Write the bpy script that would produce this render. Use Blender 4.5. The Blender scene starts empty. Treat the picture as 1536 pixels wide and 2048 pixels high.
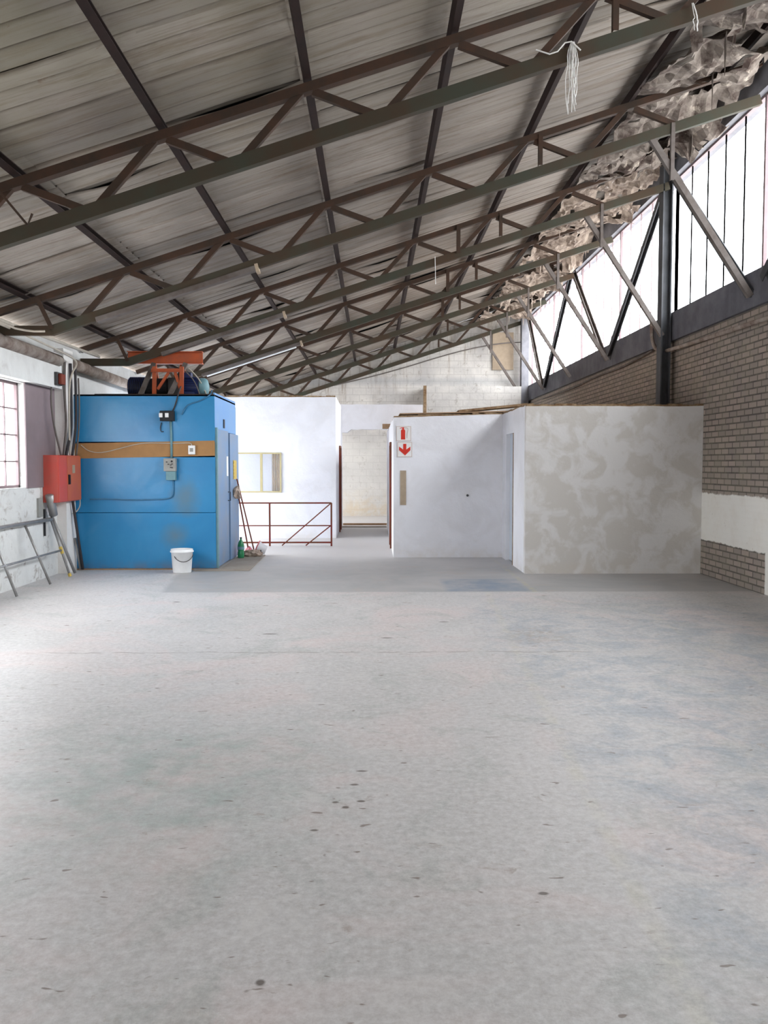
import bpy, bmesh, math, random
from mathutils import Vector, Matrix, noise as mnoise
random.seed(7)
S = bpy.context.scene
COL = S.collection
R = math.radians

# ------------------------------------------------------------------ camera, sky, exposure
cam = bpy.data.cameras.new('camera'); cam.sensor_fit = 'VERTICAL'; cam.sensor_height = 36.0
cam.lens = 36.0 * 1700.0 / 2048.0
co = bpy.data.objects.new('camera', cam); COL.objects.link(co)
co.location = (0, 0, 1.6); co.rotation_euler = (R(90 - 3.165), 0, R(-0.74))
S.camera = co
S.view_settings.view_transform = 'Standard'; S.view_settings.look = 'None'
S.view_settings.gamma = 1.0; S.view_settings.use_curve_mapping = False
S.view_settings.exposure = 1.48

SKY = 5.2
w = bpy.data.worlds.new('overcast'); S.world = w; w.use_nodes = True
nt = w.node_tree; bg = nt.nodes['Background']
g = nt.nodes.new('ShaderNodeTexCoord'); sx = nt.nodes.new('ShaderNodeSeparateXYZ')
nt.links.new(g.outputs['Generated'], sx.inputs[0])
cr = nt.nodes.new('ShaderNodeValToRGB'); nt.links.new(sx.outputs['Z'], cr.inputs[0])
cr.color_ramp.elements[0].position = 0.0; cr.color_ramp.elements[0].color = (0.55, 0.54, 0.53, 1)
cr.color_ramp.elements[1].position = 0.06; cr.color_ramp.elements[1].color = (0.97, 0.985, 1.0, 1)
nt.links.new(cr.outputs[0], bg.inputs['Color']); bg.inputs['Strength'].default_value = SKY

def portal(name, c, size, rot):
    l = bpy.data.lights.new(name, 'AREA'); l.shape = 'RECTANGLE'; l.size, l.size_y = size
    l.cycles.is_portal = True
    o = bpy.data.objects.new(name, l); COL.objects.link(o); o.location = c; o.rotation_euler = rot
XL, XR, YE, YB = -4.65, 4.83, 26.6, -4.0
portal('daylight_clerestory', (XR + 0.14, 14.3, 5.12), (24.4, 2.2), (R(90), 0, R(90)))
portal('daylight_left_window', (XL - 0.3, 8.7, 2.0), (5.7, 1.5), (R(90), 0, R(-90)))
portal('daylight_loading_opening', (XL - 0.3, 16.78, 1.4), (3.6, 2.7), (R(90), 0, R(-90)))
portal('daylight_added_window', (XL - 0.3, 20.2, 1.65), (2.6, 1.8), (R(90), 0, R(-90)))  # portal for the unseen window added to light the office
portal('daylight_far_window', (XL - 0.3, 24.1, 1.55), (3.4, 2.9), (R(90), 0, R(-90)))
portal('daylight_back_door', (0.2, YB - 0.25, 1.4), (2.0, 2.7), (R(90), 0, R(0)))

# ------------------------------------------------------------------ node helpers
class NT:
    def __init__(s, name, rough=0.8, metal=0.0, spec=0.3):
        s.m = bpy.data.materials.new(name); s.m.use_nodes = True
        s.t = s.m.node_tree; s.b = s.t.nodes['Principled BSDF']
        s.b.inputs['Roughness'].default_value = rough; s.b.inputs['Metallic'].default_value = metal
        s.b.inputs['Specular IOR Level'].default_value = spec
        s.pos = s.t.nodes.new('ShaderNodeNewGeometry').outputs['Position']
    def n(s, k): return s.t.nodes.new(k)
    def put(s, sock, v):
        if v is None: return
        if hasattr(v, 'links') or isinstance(v, bpy.types.NodeSocket): s.t.links.new(v, sock)
        elif isinstance(v, tuple) and len(v) == 3 and sock.type == 'RGBA': sock.default_value = (*v, 1)
        else: sock.default_value = v
    def math(s, op, a, b=None, c=None, clamp=False):
        n = s.n('ShaderNodeMath'); n.operation = op; n.use_clamp = clamp
        s.put(n.inputs[0], a); s.put(n.inputs[1], b); s.put(n.inputs[2], c); return n.outputs[0]
    def xyz(s):
        n = s.n('ShaderNodeSeparateXYZ'); s.put(n.inputs[0], s.pos); return n.outputs
    def scale(s, v, sc):
        n = s.n('ShaderNodeMapping'); s.put(n.inputs['Vector'], v); n.inputs['Scale'].default_value = sc; return n.outputs[0]
    def noise(s, sc, det=4, rough=0.6, vec=None, dist=0.0):
        n = s.n('ShaderNodeTexNoise'); n.inputs['Scale'].default_value = sc; n.inputs['Detail'].default_value = det
        n.inputs['Roughness'].default_value = rough; n.inputs['Distortion'].default_value = dist
        s.put(n.inputs['Vector'], vec if vec is not None else s.pos); return n.outputs['Fac']
    def ramp(s, f, a, b, ca=(0, 0, 0), cb=(1, 1, 1)):
        n = s.n('ShaderNodeMapRange'); n.inputs[1].default_value = a; n.inputs[2].default_value = b; n.clamp = True
        s.put(n.inputs[0], f); return n.outputs[0]
    def mix(s, f, a, b, mode='MIX'):
        n = s.n('ShaderNodeMix'); n.data_type = 'RGBA'; n.blend_type = mode
        s.put(n.inputs[0], f); s.put(n.inputs[6], a); s.put(n.inputs[7], b); return n.outputs[2]
    def col(s, v): s.put(s.b.inputs['Base Color'], v)
    def bump(s, h, st=0.3, d=0.02):
        n = s.n('ShaderNodeBump'); n.inputs['Strength'].default_value = st; n.inputs['Distance'].default_value = d
        s.put(n.inputs['Height'], h); s.t.links.new(n.outputs[0], s.b.inputs['Normal'])
    def rect(s, u, v, u0, u1, v0, v1, soft=0.01):
        f = s.math
        a = f('MULTIPLY', s.ramp(u, u0 - soft, u0 + soft), s.ramp(u, u1 + soft, u1 - soft))
        b = f('MULTIPLY', s.ramp(v, v0 - soft, v0 + soft), s.ramp(v, v1 + soft, v1 - soft))
        return f('MULTIPLY', a, b)
    def ell(s, u, v, cu, cv, ru, rv, wob=None, amt=0.5):
        a = s.math('DIVIDE', s.math('SUBTRACT', u, cu), ru); b = s.math('DIVIDE', s.math('SUBTRACT', v, cv), rv)
        d = s.math('SQRT', s.math('ADD', s.math('MULTIPLY', a, a), s.math('MULTIPLY', b, b)))
        if wob is not None: d = s.math('ADD', d, s.math('MULTIPLY', s.math('SUBTRACT', wob, 0.5), amt * 2))
        return d

def simple(name, c, rough=0.6, metal=0.0, var=0.15, sc=8.0, c2=None, spec=0.3, bump=0.0):
    k = NT(name, rough, metal, spec)
    f = k.ramp(k.noise(sc, 4, 0.65), 0.35, 0.68)
    d = c2 if c2 else tuple(x * (1 - var) for x in c)
    k.col(k.mix(f, c, d))
    if bump: k.bump(k.noise(sc * 5, 3), bump, 0.01)
    return k.m

# ------------------------------------------------------------------ materials
def m_floor():
    k = NT('worn_concrete', 0.47, spec=0.5); X, Y, Z = k.xyz()
    flat = k.scale(k.pos, (1.0, 1.0, 0.0))
    c = k.mix(k.ramp(k.noise(0.45, 5, 0.6, flat, 0.4), 0.3, 0.7), (0.60, 0.575, 0.57), (0.50, 0.49, 0.48))
    c = k.mix(k.math('MULTIPLY', k.ramp(k.noise(0.9, 4, 0.55, k.scale(flat, (1, 1, 1)), 0.8), 0.50, 0.64), 0.7), c, (0.63, 0.545, 0.53))
    c = k.mix(k.math('MULTIPLY', k.ramp(k.noise(1.3, 6, 0.7, flat, 1.2), 0.53, 0.64), 0.5), c, (0.40, 0.42, 0.40))
    wob = k.noise(2.2, 5, 0.65, flat)
    wobs = k.noise(6, 4, 0.6, flat)
    # blue-grey and green-grey old paint showing through
    bl = k.math('MULTIPLY', k.ramp(k.math('ADD', X, k.math('MULTIPLY', k.math('SUBTRACT', wob, 0.5), 0.9)), 0.95, 1.35), k.ramp(k.noise(2.7, 6, 0.7, flat, 0.7), 0.42, 0.62))
    bl = k.math('MULTIPLY', bl, k.ramp(Y, 10.6, 9.0))
    c = k.mix(k.math('MULTIPLY', bl, 0.75), c, (0.335, 0.375, 0.42))
    gr = k.math('MULTIPLY', k.ramp(k.ell(X, Y, -1.1, 4.3, 1.1, 1.4, wob, 0.6), 1.0, 0.3), k.ramp(wobs, 0.35, 0.7))
    c = k.mix(k.math('MULTIPLY', gr, 0.75), c, (0.33, 0.40, 0.37))
    # faded yellow line
    xl = k.math('ADD', 1.04, k.math('MULTIPLY', 0.06, k.math('SUBTRACT', Y, 4.0)))
    dl = k.math('ABSOLUTE', k.math('SUBTRACT', X, k.math('ADD', xl, k.math('MULTIPLY', k.math('SUBTRACT', wob, 0.5), 0.12))))
    ln = k.math('MULTIPLY', k.ramp(dl, 0.055, 0.02), k.ramp(wobs, 0.36, 0.6))
    c = k.mix(k.math('MULTIPLY', ln, 0.26), c, (0.62, 0.58, 0.42))
    dl2 = k.math('ABSOLUTE', k.math('SUBTRACT', X, k.math('ADD', 2.9, k.math('MULTIPLY', 0.04, k.math('SUBTRACT', Y, 7.0)))))
    ln2 = k.math('MULTIPLY', k.ramp(dl2, 0.05, 0.02), k.ramp(wobs, 0.42, 0.62))
    ln2 = k.math('MULTIPLY', ln2, k.ramp(Y, 9.5, 9.2))
    c = k.mix(k.math('MULTIPLY', ln2, 0.25), c, (0.62, 0.57, 0.42))
    # fine grain, scuffs, flecks
    gn = k.noise(24, 7, 0.8, flat)
    c = k.mix(0.34, c, k.mix(k.ramp(gn, 0.3, 0.7), (0.12, 0.12, 0.12), (0.95, 0.95, 0.95)), 'OVERLAY')
    sc = k.ramp(k.noise(5, 6, 0.72, k.scale(flat, (1, 1.6, 1)), 1.0), 0.62, 0.72)
    c = k.mix(k.math('MULTIPLY', sc, 0.75), c, (0.33, 0.27, 0.235))
    pk = k.ramp(k.noise(11, 6, 0.8, k.scale(flat, (0.7, 1.3, 1)), 0.6), 0.56, 0.66)
    c = k.mix(k.math('MULTIPLY', pk, 0.30), c, (0.40, 0.345, 0.30))
    lt = k.ramp(k.noise(3.3, 6, 0.7, flat, 0.9), 0.56, 0.66)
    c = k.mix(k.math('MULTIPLY', lt, 0.45), c, (0.66, 0.64, 0.62))
    sp = k.ramp(k.noise(17, 2, 0.5, k.scale(flat, (0.55, 1.2, 1)), 0.3), 0.70, 0.74)
    c = k.mix(k.math('MULTIPLY', sp, 0.75), c, (0.16, 0.11, 0.085))
    # expansion crack
    yc = k.math('ADD', 7.2, k.math('MULTIPLY', k.math('SUBTRACT', k.noise(1.7, 5, 0.6, k.scale(flat, (1, 0, 0))), 0.5), 0.22))
    ck = k.math('MULTIPLY', k.ramp(k.math('ABSOLUTE', k.math('SUBTRACT', Y, yc)), 0.016, 0.005), k.rect(X, Y, -2.9, 1.9, 6, 8.4, 0.3))
    ck = k.math('MULTIPLY', ck, k.ramp(wobs, 0.38, 0.5))
    c = k.mix(k.math('MULTIPLY', ck, 0.65), c, (0.17, 0.13, 0.11))
    # a few dark marks
    for (px_, py_, a, b) in ((-0.06, 4.37, 0.035, 0.012), (-0.095, 4.18, 0.025, 0.014), (-0.18, 3.96, 0.02, 0.014), (-0.13, 3.90, 0.018, 0.016), (-0.058, 3.97, 0.02, 0.012),
                             (-0.26, 3.65, 0.022, 0.012), (0.636, 3.087, 0.022, 0.014), (-0.35, 2.552, 0.02, 0.02), (-0.98, 8.0, 0.08, 0.025), (0.13, 7.8, 0.06, 0.022), (0.72, 8.6, 0.05, 0.02), (-2.3, 9.9, 0.05, 0.03)):
        c = k.mix(k.math('MULTIPLY', k.ramp(k.ell(X, Y, px_, py_, a, b, wobs, 0.5), 1.1, 0.6), 0.85), c, (0.10, 0.075, 0.06))
    # blotch of bared aggregate near the line
    bt = k.math('MULTIPLY', k.ramp(k.ell(X, Y, 1.55, 7.9, 0.35, 0.55, wob, 0.8), 1.0, 0.4), k.ramp(k.noise(14, 5, 0.7, flat), 0.45, 0.6))
    c = k.mix(k.math('MULTIPLY', bt, 0.5), c, (0.35, 0.27, 0.2))
    # far unpainted darker concrete
    e = k.math('MULTIPLY', k.math('SUBTRACT', wob, 0.5), 0.12)
    far = k.math('MULTIPLY', k.ramp(k.math('ADD', Y, k.math('MULTIPLY', e, 0.25)), 10.62, 10.68), k.ramp(k.math('ADD', X, k.math('ADD', k.math('MULTIPLY', k.math('SUBTRACT', Y, 10.65), 0.12), e)), -2.7, -2.62))
    dc = k.mix(k.ramp(k.noise(1.1, 6, 0.65, flat, 0.6), 0.35, 0.68), (0.45, 0.435, 0.43), (0.35, 0.355, 0.355))
    dc = k.mix(k.math('MULTIPLY', k.ramp(k.noise(2.1, 4, 0.6, flat, 0.9), 0.56, 0.68), 0.5), dc, (0.44, 0.385, 0.35))
    dc = k.mix(k.math('MULTIPLY', k.rect(X, Y, 0.95, 2.0, 10.7, 11.85, 0.05), k.ramp(wob, 0.3, 0.6)), dc, (0.22, 0.27, 0.345))
    yl = k.math('MULTIPLY', k.ramp(k.math('ABSOLUTE', k.math('SUBTRACT', X, 2.05)), 0.05, 0.02), k.ramp(wobs, 0.4, 0.6))
    dc = k.mix(k.math('MULTIPLY', yl, 0.55), dc, (0.5, 0.47, 0.3))
    dc = k.mix(k.ramp(k.math('ADD', Y, k.math('MULTIPLY', wob, 1.5)), 13.6, 15.6), dc, (0.60, 0.575, 0.565))  # floor colour lightened far back to stand for the daylight falling there
    c = k.mix(far, c, dc)
    k.col(c)
    k.bump(k.math('ADD', k.math('MULTIPLY', gn, 0.3), k.noise(6, 5, 0.6, flat)), 0.22, 0.01)
    return k.m

def m_plaster(name, base=(0.74, 0.73, 0.75), patch=(0.58, 0.55, 0.52), amt=0.5, low=0.45, hi=0.6, sc=1.6, dirt=0.35, seedoff=0.0):
    k = NT(name, 0.75, spec=0.2); X, Y, Z = k.xyz()
    c = k.mix(k.math('MULTIPLY', k.ramp(k.noise(sc, 5, 0.55, None, 0.6), low, hi), amt), base, patch)
    c = k.mix(k.math('MULTIPLY', k.ramp(k.noise(4.3, 4, 0.6), 0.6, 0.68), amt * 0.6), c, tuple(min(1, x * 1.06) for x in base))
    st = k.ramp(k.noise(7, 6, 0.75, None, 1.0), 0.66, 0.76)
    c = k.mix(k.math('MULTIPLY', st, dirt), c, (0.30, 0.25, 0.22))
    c = k.mix(k.math('MULTIPLY', k.math('MULTIPLY', k.ramp(Z, 0.28, 0.0), k.ramp(k.noise(3, 5, 0.7), 0.4, 0.65)), 0.4), c, (0.62, 0.54, 0.44))
    k.col(c); k.bump(k.noise(11, 6, 0.7), 0.5, 0.015)
    return k.m

def m_brick(lightpaint=True):
    k = NT('brick_and_old_paint', 0.8, spec=0.2); X, Y, Z = k.xyz()
    cb = k.n('ShaderNodeCombineXYZ'); k.put(cb.inputs[0], Y); k.put(cb.inputs[1], Z)
    b = k.n('ShaderNodeTexBrick'); k.put(b.inputs['Vector'], cb.outputs[0])
    b.inputs['Scale'].default_value = 1.0; b.inputs['Brick Width'].default_value = 0.235; b.inputs['Row Height'].default_value = 0.083
    b.inputs['Mortar Size'].default_value = 0.011; b.inputs['Mortar Smooth'].default_value = 0.3; b.inputs['Bias'].default_value = 0.0
    b.inputs['Color1'].default_value = (0.36, 0.29, 0.25, 1); b.inputs['Color2'].default_value = (0.25, 0.215, 0.195, 1)
    b.inputs['Mortar'].default_value = (0.11, 0.095, 0.085, 1)
    br = k.mix(k.math('MULTIPLY', k.ramp(k.noise(3, 5, 0.7), 0.4, 0.7), 0.45), b.outputs['Color'], (0.30, 0.27, 0.20))
    wob = k.math('MULTIPLY', k.math('SUBTRACT', k.noise(5, 5, 0.7), 0.5), 0.10)
    zz = k.math('ADD', Z, wob)
    band = k.math('MULTIPLY', k.ramp(zz, 0.50, 0.515), k.ramp(zz, 1.205, 1.185))
    stripe = k.math('MULTIPLY', k.rect(k.math('ADD', Y, k.math('MULTIPLY', wob, 0.5)), Z, 10.05, 10.36, 0.0, 1.1, 0.01), 1.0)
    band = k.math('MAXIMUM', band, stripe)
    pt = k.mix(k.math('MULTIPLY', k.ramp(k.noise(2.5, 5, 0.7), 0.45, 0.65), 0.3), (0.78, 0.76, 0.71), (0.66, 0.60, 0.52))
    pt = k.mix(k.math('MULTIPLY', k.ramp(k.noise(9, 5, 0.7), 0.64, 0.72), 0.5), pt, (0.4, 0.3, 0.22))
    c = k.mix(band, br, pt)
    k.col(c)
    h = k.math('SUBTRACT', k.math('MULTIPLY', k.noise(30, 4, 0.7), 0.25), k.math('MULTIPLY', b.outputs['Fac'], k.math('SUBTRACT', 1.0, k.math('MULTIPLY', band, 0.8))))
    k.bump(h, 0.6, 0.012)
    return k.m

def m_left():
    k = NT('left_wall_whitewash', 0.8, spec=0.2); X, Y, Z = k.xyz()
    c = k.mix(k.math('MULTIPLY', k.ramp(k.noise(2.1, 5, 0.6, None, 0.5), 0.45, 0.62), 0.45), (0.70, 0.71, 0.70), (0.56, 0.56, 0.55))
    st = k.math('MULTIPLY', k.ramp(k.noise(3.4, 6, 0.7, None, 1.2), 0.55, 0.68), k.ramp(Z, 3.6, 0.6))
    c = k.mix(k.math('MULTIPLY', st, 0.8), c, (0.25, 0.21, 0.18))
    tp = k.math('MULTIPLY', k.ramp(Z, 2.6, 3.2), k.ramp(k.noise(1.3, 4, 0.6), 0.35, 0.6))
    c = k.mix(k.math('MULTIPLY', tp, 0.5), c, (0.42, 0.40, 0.38))
    k.col(c); k.bump(k.noise(9, 6, 0.7), 0.6, 0.02)
    return k.m

def m_end():
    k = NT('stained_blockwork', 0.85, spec=0.15); X, Y, Z = k.xyz()
    c = k.mix(k.ramp(k.noise(1.2, 5, 0.6, None, 0.5), 0.35, 0.65), (0.66, 0.63, 0.59), (0.50, 0.48, 0.46))
    cb = k.n('ShaderNodeCombineXYZ'); k.put(cb.inputs[0], X); k.put(cb.inputs[1], Z)
    b = k.n('ShaderNodeTexBrick'); k.put(b.inputs['Vector'], cb.outputs[0]); b.inputs['Scale'].default_value = 1
    b.inputs['Brick Width'].default_value = 0.42; b.inputs['Row Height'].default_value = 0.21; b.inputs['Mortar Size'].default_value = 0.01
    c = k.mix(k.math('MULTIPLY', b.outputs['Fac'], 0.35), c, (0.3, 0.28, 0.26))
    stv = k.ramp(k.noise(1.0, 5, 0.7, k.scale(k.pos, (5.5, 1, 0.6))), 0.50, 0.64)
    up = k.ramp(k.math('SUBTRACT', Z, k.math('MULTIPLY', X, 0.32)), 3.35, 4.4)
    c = k.mix(k.math('MULTIPLY', k.math('MULTIPLY', stv, up), 0.7), c, (0.24, 0.18, 0.12))
    st2 = k.math('MULTIPLY', k.ramp(k.noise(5, 5, 0.7, None, 0.9), 0.58, 0.68), 0.55)
    c = k.mix(st2, c, (0.25, 0.21, 0.17))
    bd = k.math('MULTIPLY', k.ramp(k.math('ABSOLUTE', k.math('SUBTRACT', Z, k.math('ADD', 4.15, k.math('MULTIPLY', k.noise(2.0, 3), 0.1)))), 0.16, 0.05), 0.4)
    c = k.mix(bd, c, (0.33, 0.34, 0.36))
    lo = k.ramp(Z, 2.6, 2.2)
    c = k.mix(k.math('MULTIPLY', lo, 0.45), c, (0.72, 0.70, 0.66))
    rs = k.math('MULTIPLY', k.math('MULTIPLY', k.ramp(Z, 0.95, 0.2), k.ramp(k.noise(2.4, 5, 0.7, None, 0.5), 0.42, 0.6)), 0.55)
    c = k.mix(rs, c, (0.60, 0.46, 0.28))
    k.col(c); k.bump(k.noise(8, 6, 0.7), 0.5, 0.02)
    return k.m

def m_roof():
    k = NT('roof_sheet_underside', 0.7, spec=0.25); X, Y, Z = k.xyz()
    at = k.n('ShaderNodeAttribute'); at.attribute_name = 'tone'
    c = k.mix(k.ramp(k.noise(0.5, 4, 0.6, None, 0.5), 0.35, 0.65), (0.36, 0.325, 0.29), (0.25, 0.22, 0.195))
    c = k.mix(0.6, c, k.mix(at.outputs['Fac'], (0.30, 0.30, 0.30), (0.70, 0.70, 0.70)), 'OVERLAY')
    st = k.ramp(k.noise(1.0, 6, 0.75, k.scale(k.pos, (0.9, 7.0, 0.9))), 0.50, 0.66)
    c = k.mix(k.math('MULTIPLY', st, 0.6), c, (0.17, 0.12, 0.08))
    fs = k.ramp(k.noise(1.0, 5, 0.8, k.scale(k.pos, (1.1, 26.0, 1.1))), 0.50, 0.62)
    c = k.mix(k.math('MULTIPLY', fs, 0.4), c, (0.15, 0.11, 0.08))
    ol = k.math('MULTIPLY', k.ramp(Y, 9.5, 5.0), 0.5)
    c = k.mix(k.math('MULTIPLY', ol, k.ramp(k.noise(1.1, 4), 0.3, 0.6)), c, (0.30, 0.28, 0.19))
    fr = k.math('ABSOLUTE', k.math('SUBTRACT', k.math('FRACT', k.math('DIVIDE', Y, 0.25)), 0.5))
    gl_ = k.math('MULTIPLY', k.ramp(fr, 0.43, 0.475), k.ramp(k.noise(1.0, 4, 0.6, k.scale(k.pos, (0.8, 2.5, 0.8))), 0.3, 0.6))
    c = k.mix(k.math('MULTIPLY', gl_, 0.85), c, (0.10, 0.075, 0.055))
    # dirt and painted-in shade hugging each purlin
    for xp in PX:
        d = k.math('ABSOLUTE', k.math('SUBTRACT', X, xp - 0.04))
        c = k.mix(k.math('MULTIPLY', k.math('MULTIPLY', k.ramp(d, 0.16, 0.03), k.ramp(k.noise(6, 3), 0.3, 0.6)), 0.45), c, (0.13, 0.10, 0.08))
    rst = k.ramp(k.noise(2.0, 6, 0.75, k.scale(k.pos, (1, 2.4, 1)), 1.0), 0.64, 0.70)
    c = k.mix(k.math('MULTIPLY', rst, 0.5), c, (0.20, 0.115, 0.07))
    k.col(c); k.bump(k.noise(14, 4, 0.7), 0.25, 0.01)
    return k.m

def m_blue():
    k = NT('blue_painted_sheet', 0.30, spec=0.5); X, Y, Z = k.xyz()
    c = k.mix(k.ramp(k.noise(0.9, 4, 0.55, None, 0.5), 0.35, 0.66), (0.012, 0.205, 0.46), (0.025, 0.25, 0.51))
    fd = k.math('MULTIPLY', k.ramp(k.noise(1.6, 4, 0.6, k.scale(k.pos, (1, 1, 0.55)), 0.8), 0.5, 0.66), k.ramp(X, -3.0, -3.9))
    c = k.mix(k.math('MULTIPLY', fd, 0.2), c, (0.15, 0.36, 0.58))
    wob = k.noise(3.5, 5, 0.65)
    front = k.ramp(Y, 13.06, 13.0)
    for (cx, cz, rx, rz, a) in ((-2.86, 1.12, 0.28, 0.34, 0.55), (-3.02, 0.52, 0.26, 0.26, 0.6), (-2.9, 0.9, 0.3, 0.12, 0.3)):
        sp = k.math('MULTIPLY', k.ramp(k.ell(X, Z, cx, cz, rx, rz, wob, 0.5), 1.0, 0.1), front)
        c = k.mix(k.math('MULTIPLY', sp, a), c, (0.13, 0.17, 0.15))
    sc = k.ramp(k.noise(6, 6, 0.75, None, 1.0), 0.66, 0.72)
    c = k.mix(k.math('MULTIPLY', sc, 0.35), c, (0.05, 0.08, 0.12))
    low = k.math('MULTIPLY', k.ramp(Z, 0.16, 0.0), k.ramp(k.noise(4, 5, 0.7), 0.35, 0.6))
    c = k.mix(k.math('MULTIPLY', low, 0.6), c, (0.16, 0.11, 0.09))
    k.col(c); k.bump(k.math('ADD', k.noise(1.6, 3, 0.5), k.math('MULTIPLY', k.noise(20, 3), 0.04)), 0.35, 0.05)
    return k.m

PX = [-4.2, -2.98, -1.77, -0.55, 0.67, 1.9, 3.1, 4.3]
H0, SL = 4.96, 0.324
def rz(x): return H0 + SL * x          # chord height at the roof slope

M = {}
M['floor'] = m_floor(); M['brick'] = m_brick(); M['left'] = m_left(); M['end'] = m_end(); M['roof'] = m_roof(); M['blue'] = m_blue()
M['plaster'] = m_plaster('white_plaster', (0.80, 0.80, 0.84), (0.70, 0.69, 0.71), 0.5)
M['patchy'] = m_plaster('patched_plaster', (0.70, 0.685, 0.675), (0.58, 0.55, 0.51), 0.8, 0.44, 0.56, 3.1, 0.45)
M['cream'] = m_plaster('cream_plaster', (0.82, 0.80, 0.78), (0.72, 0.70, 0.66), 0.4)
M['rawtop'] = simple('broken_brown_edge', (0.16, 0.09, 0.045), 0.9, c2=(0.36, 0.26, 0.16), sc=9)
M['beamc'] = simple('mottled_concrete', (0.24, 0.24, 0.26), 0.85, c2=(0.15, 0.15, 0.17), sc=2.2)  # mottled mid-grey concrete
M['beamd'] = simple('dark_concrete', (0.15, 0.15, 0.17), 0.85, c2=(0.085, 0.085, 0.10), sc=2.2)  # darker grey mottle for the sill beam
M['post'] = simple('dark_painted_post', (0.085, 0.09, 0.10), 0.65, c2=(0.05, 0.052, 0.056), sc=3)
M['rust'] = simple('rust_brown_steel', (0.066, 0.034, 0.021), 0.8, c2=(0.040, 0.028, 0.020), sc=5)
M['purlin'] = simple('dark_oxide_steel', (0.022, 0.009, 0.007), 0.85, c2=(0.012, 0.006, 0.005), sc=4)
M['green'] = simple('green_grey_steel', (0.048, 0.051, 0.036), 0.8, c2=(0.060, 0.036, 0.021), sc=1.6)
M['greysteel'] = simple('grey_dusty_steel', (0.16, 0.14, 0.13), 0.7, c2=(0.09, 0.07, 0.06), sc=4)
M['alu'] = simple('dull_galvanised', (0.40, 0.40, 0.40), 0.42, 0.6, c2=(0.30, 0.29, 0.28), sc=7)
M['mull'] = simple('glazing_bar_steel', (0.26, 0.19, 0.20), 0.6, sc=6)  # lightened to stand for the glare around the bars
M['redox'] = simple('red_oxide_paint', (0.20, 0.022, 0.016), 0.65, c2=(0.15, 0.06, 0.025), sc=3)
M['orange'] = simple('orange_machine_paint', (0.52, 0.10, 0.03), 0.55, c2=(0.36, 0.09, 0.04), sc=6)
M['redbox'] = simple('faded_red_enamel', (0.58, 0.085, 0.065), 0.45, c2=(0.50, 0.10, 0.075), sc=4)
M['reddoor'] = simple('faded_orange_enamel', (0.55, 0.14, 0.055), 0.45, c2=(0.50, 0.115, 0.07), sc=4)
M['black'] = simple('black_rubber', (0.018, 0.018, 0.022), 0.6, sc=9)
M['darkgrey'] = simple('dark_grey_metal', (0.07, 0.068, 0.07), 0.55, sc=9)
M['navy'] = simple('navy_motor_enamel', (0.018, 0.035, 0.14), 0.4, c2=(0.03, 0.04, 0.10), sc=9)
M['ply'] = simple('brown_plywood', (0.40, 0.215, 0.085), 0.7, c2=(0.33, 0.18, 0.075), sc=5)
M['wood'] = simple('weathered_wood', (0.36, 0.23, 0.14), 0.8, c2=(0.26, 0.17, 0.10), sc=8)
M['board'] = simple('grey_floor_board', (0.36, 0.32, 0.28), 0.75, c2=(0.29, 0.25, 0.21), sc=3)
M['mauve'] = simple('mauve_panel', (0.235, 0.185, 0.20), 0.7, c2=(0.20, 0.155, 0.165), sc=1.5)
M['white'] = simple('white_plastic', (0.86, 0.87, 0.88), 0.4, var=0.06, spec=0.5)
M['greybox'] = simple('grey_switch_enamel', (0.33, 0.33, 0.31), 0.5, sc=12)
M['teal'] = simple('teal_grey_enamel', (0.16, 0.30, 0.34), 0.5, sc=12)
M['cable'] = simple('dusty_grey_cable', (0.15, 0.13, 0.12), 0.7, sc=9)
M['cableD'] = simple('dark_cable', (0.05, 0.045, 0.05), 0.7, sc=9)
M['cableW'] = simple('off_white_cable', (0.52, 0.47, 0.40), 0.6, sc=9)
M['bluecab'] = simple('blue_painted_conduit', (0.06, 0.20, 0.36), 0.5, sc=9)
M['pipe'] = simple('stained_pipe', (0.36, 0.31, 0.27), 0.75, c2=(0.15, 0.10, 0.08), sc=5)
M['signred'] = simple('sign_red', (0.62, 0.035, 0.02), 0.5, var=0.05)
M['signgrey'] = simple('sign_border', (0.55, 0.42, 0.38), 0.6, var=0.05)
M['signwhite'] = simple('sign_white', (0.80, 0.79, 0.78), 0.5, var=0.04)
M['tape'] = simple('brown_tape', (0.42, 0.33, 0.24), 0.7, sc=8)
M['yellow'] = simple('yellow_tape', (0.62, 0.45, 0.10), 0.6, sc=9)
M['string'] = simple('white_string', (0.75, 0.74, 0.72), 0.8, var=0.05)
M['olive'] = simple('olive_window_frame', (0.50, 0.43, 0.24), 0.6, sc=5)
M['curtain'] = simple('beige_curtain', (0.72, 0.58, 0.44), 0.9, sc=3)
M['redcloth'] = simple('red_pink_plastic', (0.62, 0.10, 0.13), 0.45, c2=(0.72, 0.35, 0.38), sc=9)
M['cloth'] = simple('grimy_cloth', (0.55, 0.45, 0.38), 0.9, c2=(0.25, 0.18, 0.14), sc=14)
M['paleleaf'] = simple('pale_blue_grey_door_paint', (0.60, 0.65, 0.72), 0.6, var=0.08, sc=3)
M['dkdoor'] = simple('dark_interior_void_floorboard', (0.05, 0.045, 0.04), 0.9)
M['lightblue'] = simple('pale_blue_painted_sheet', (0.10, 0.29, 0.62), 0.4, c2=(0.14, 0.32, 0.60), sc=2, spec=0.5)
M['doorblue'] = simple('worn_grey_blue_door', (0.13, 0.25, 0.44), 0.45, c2=(0.20, 0.26, 0.36), sc=2.5, spec=0.5)
k = NT('torn_lining', 0.85, spec=0.2)
c_ = k.mix(k.ramp(k.noise(4, 6, 0.75, None, 0.3), 0.38, 0.62), (0.33, 0.27, 0.22), (0.10, 0.07, 0.055))
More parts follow.
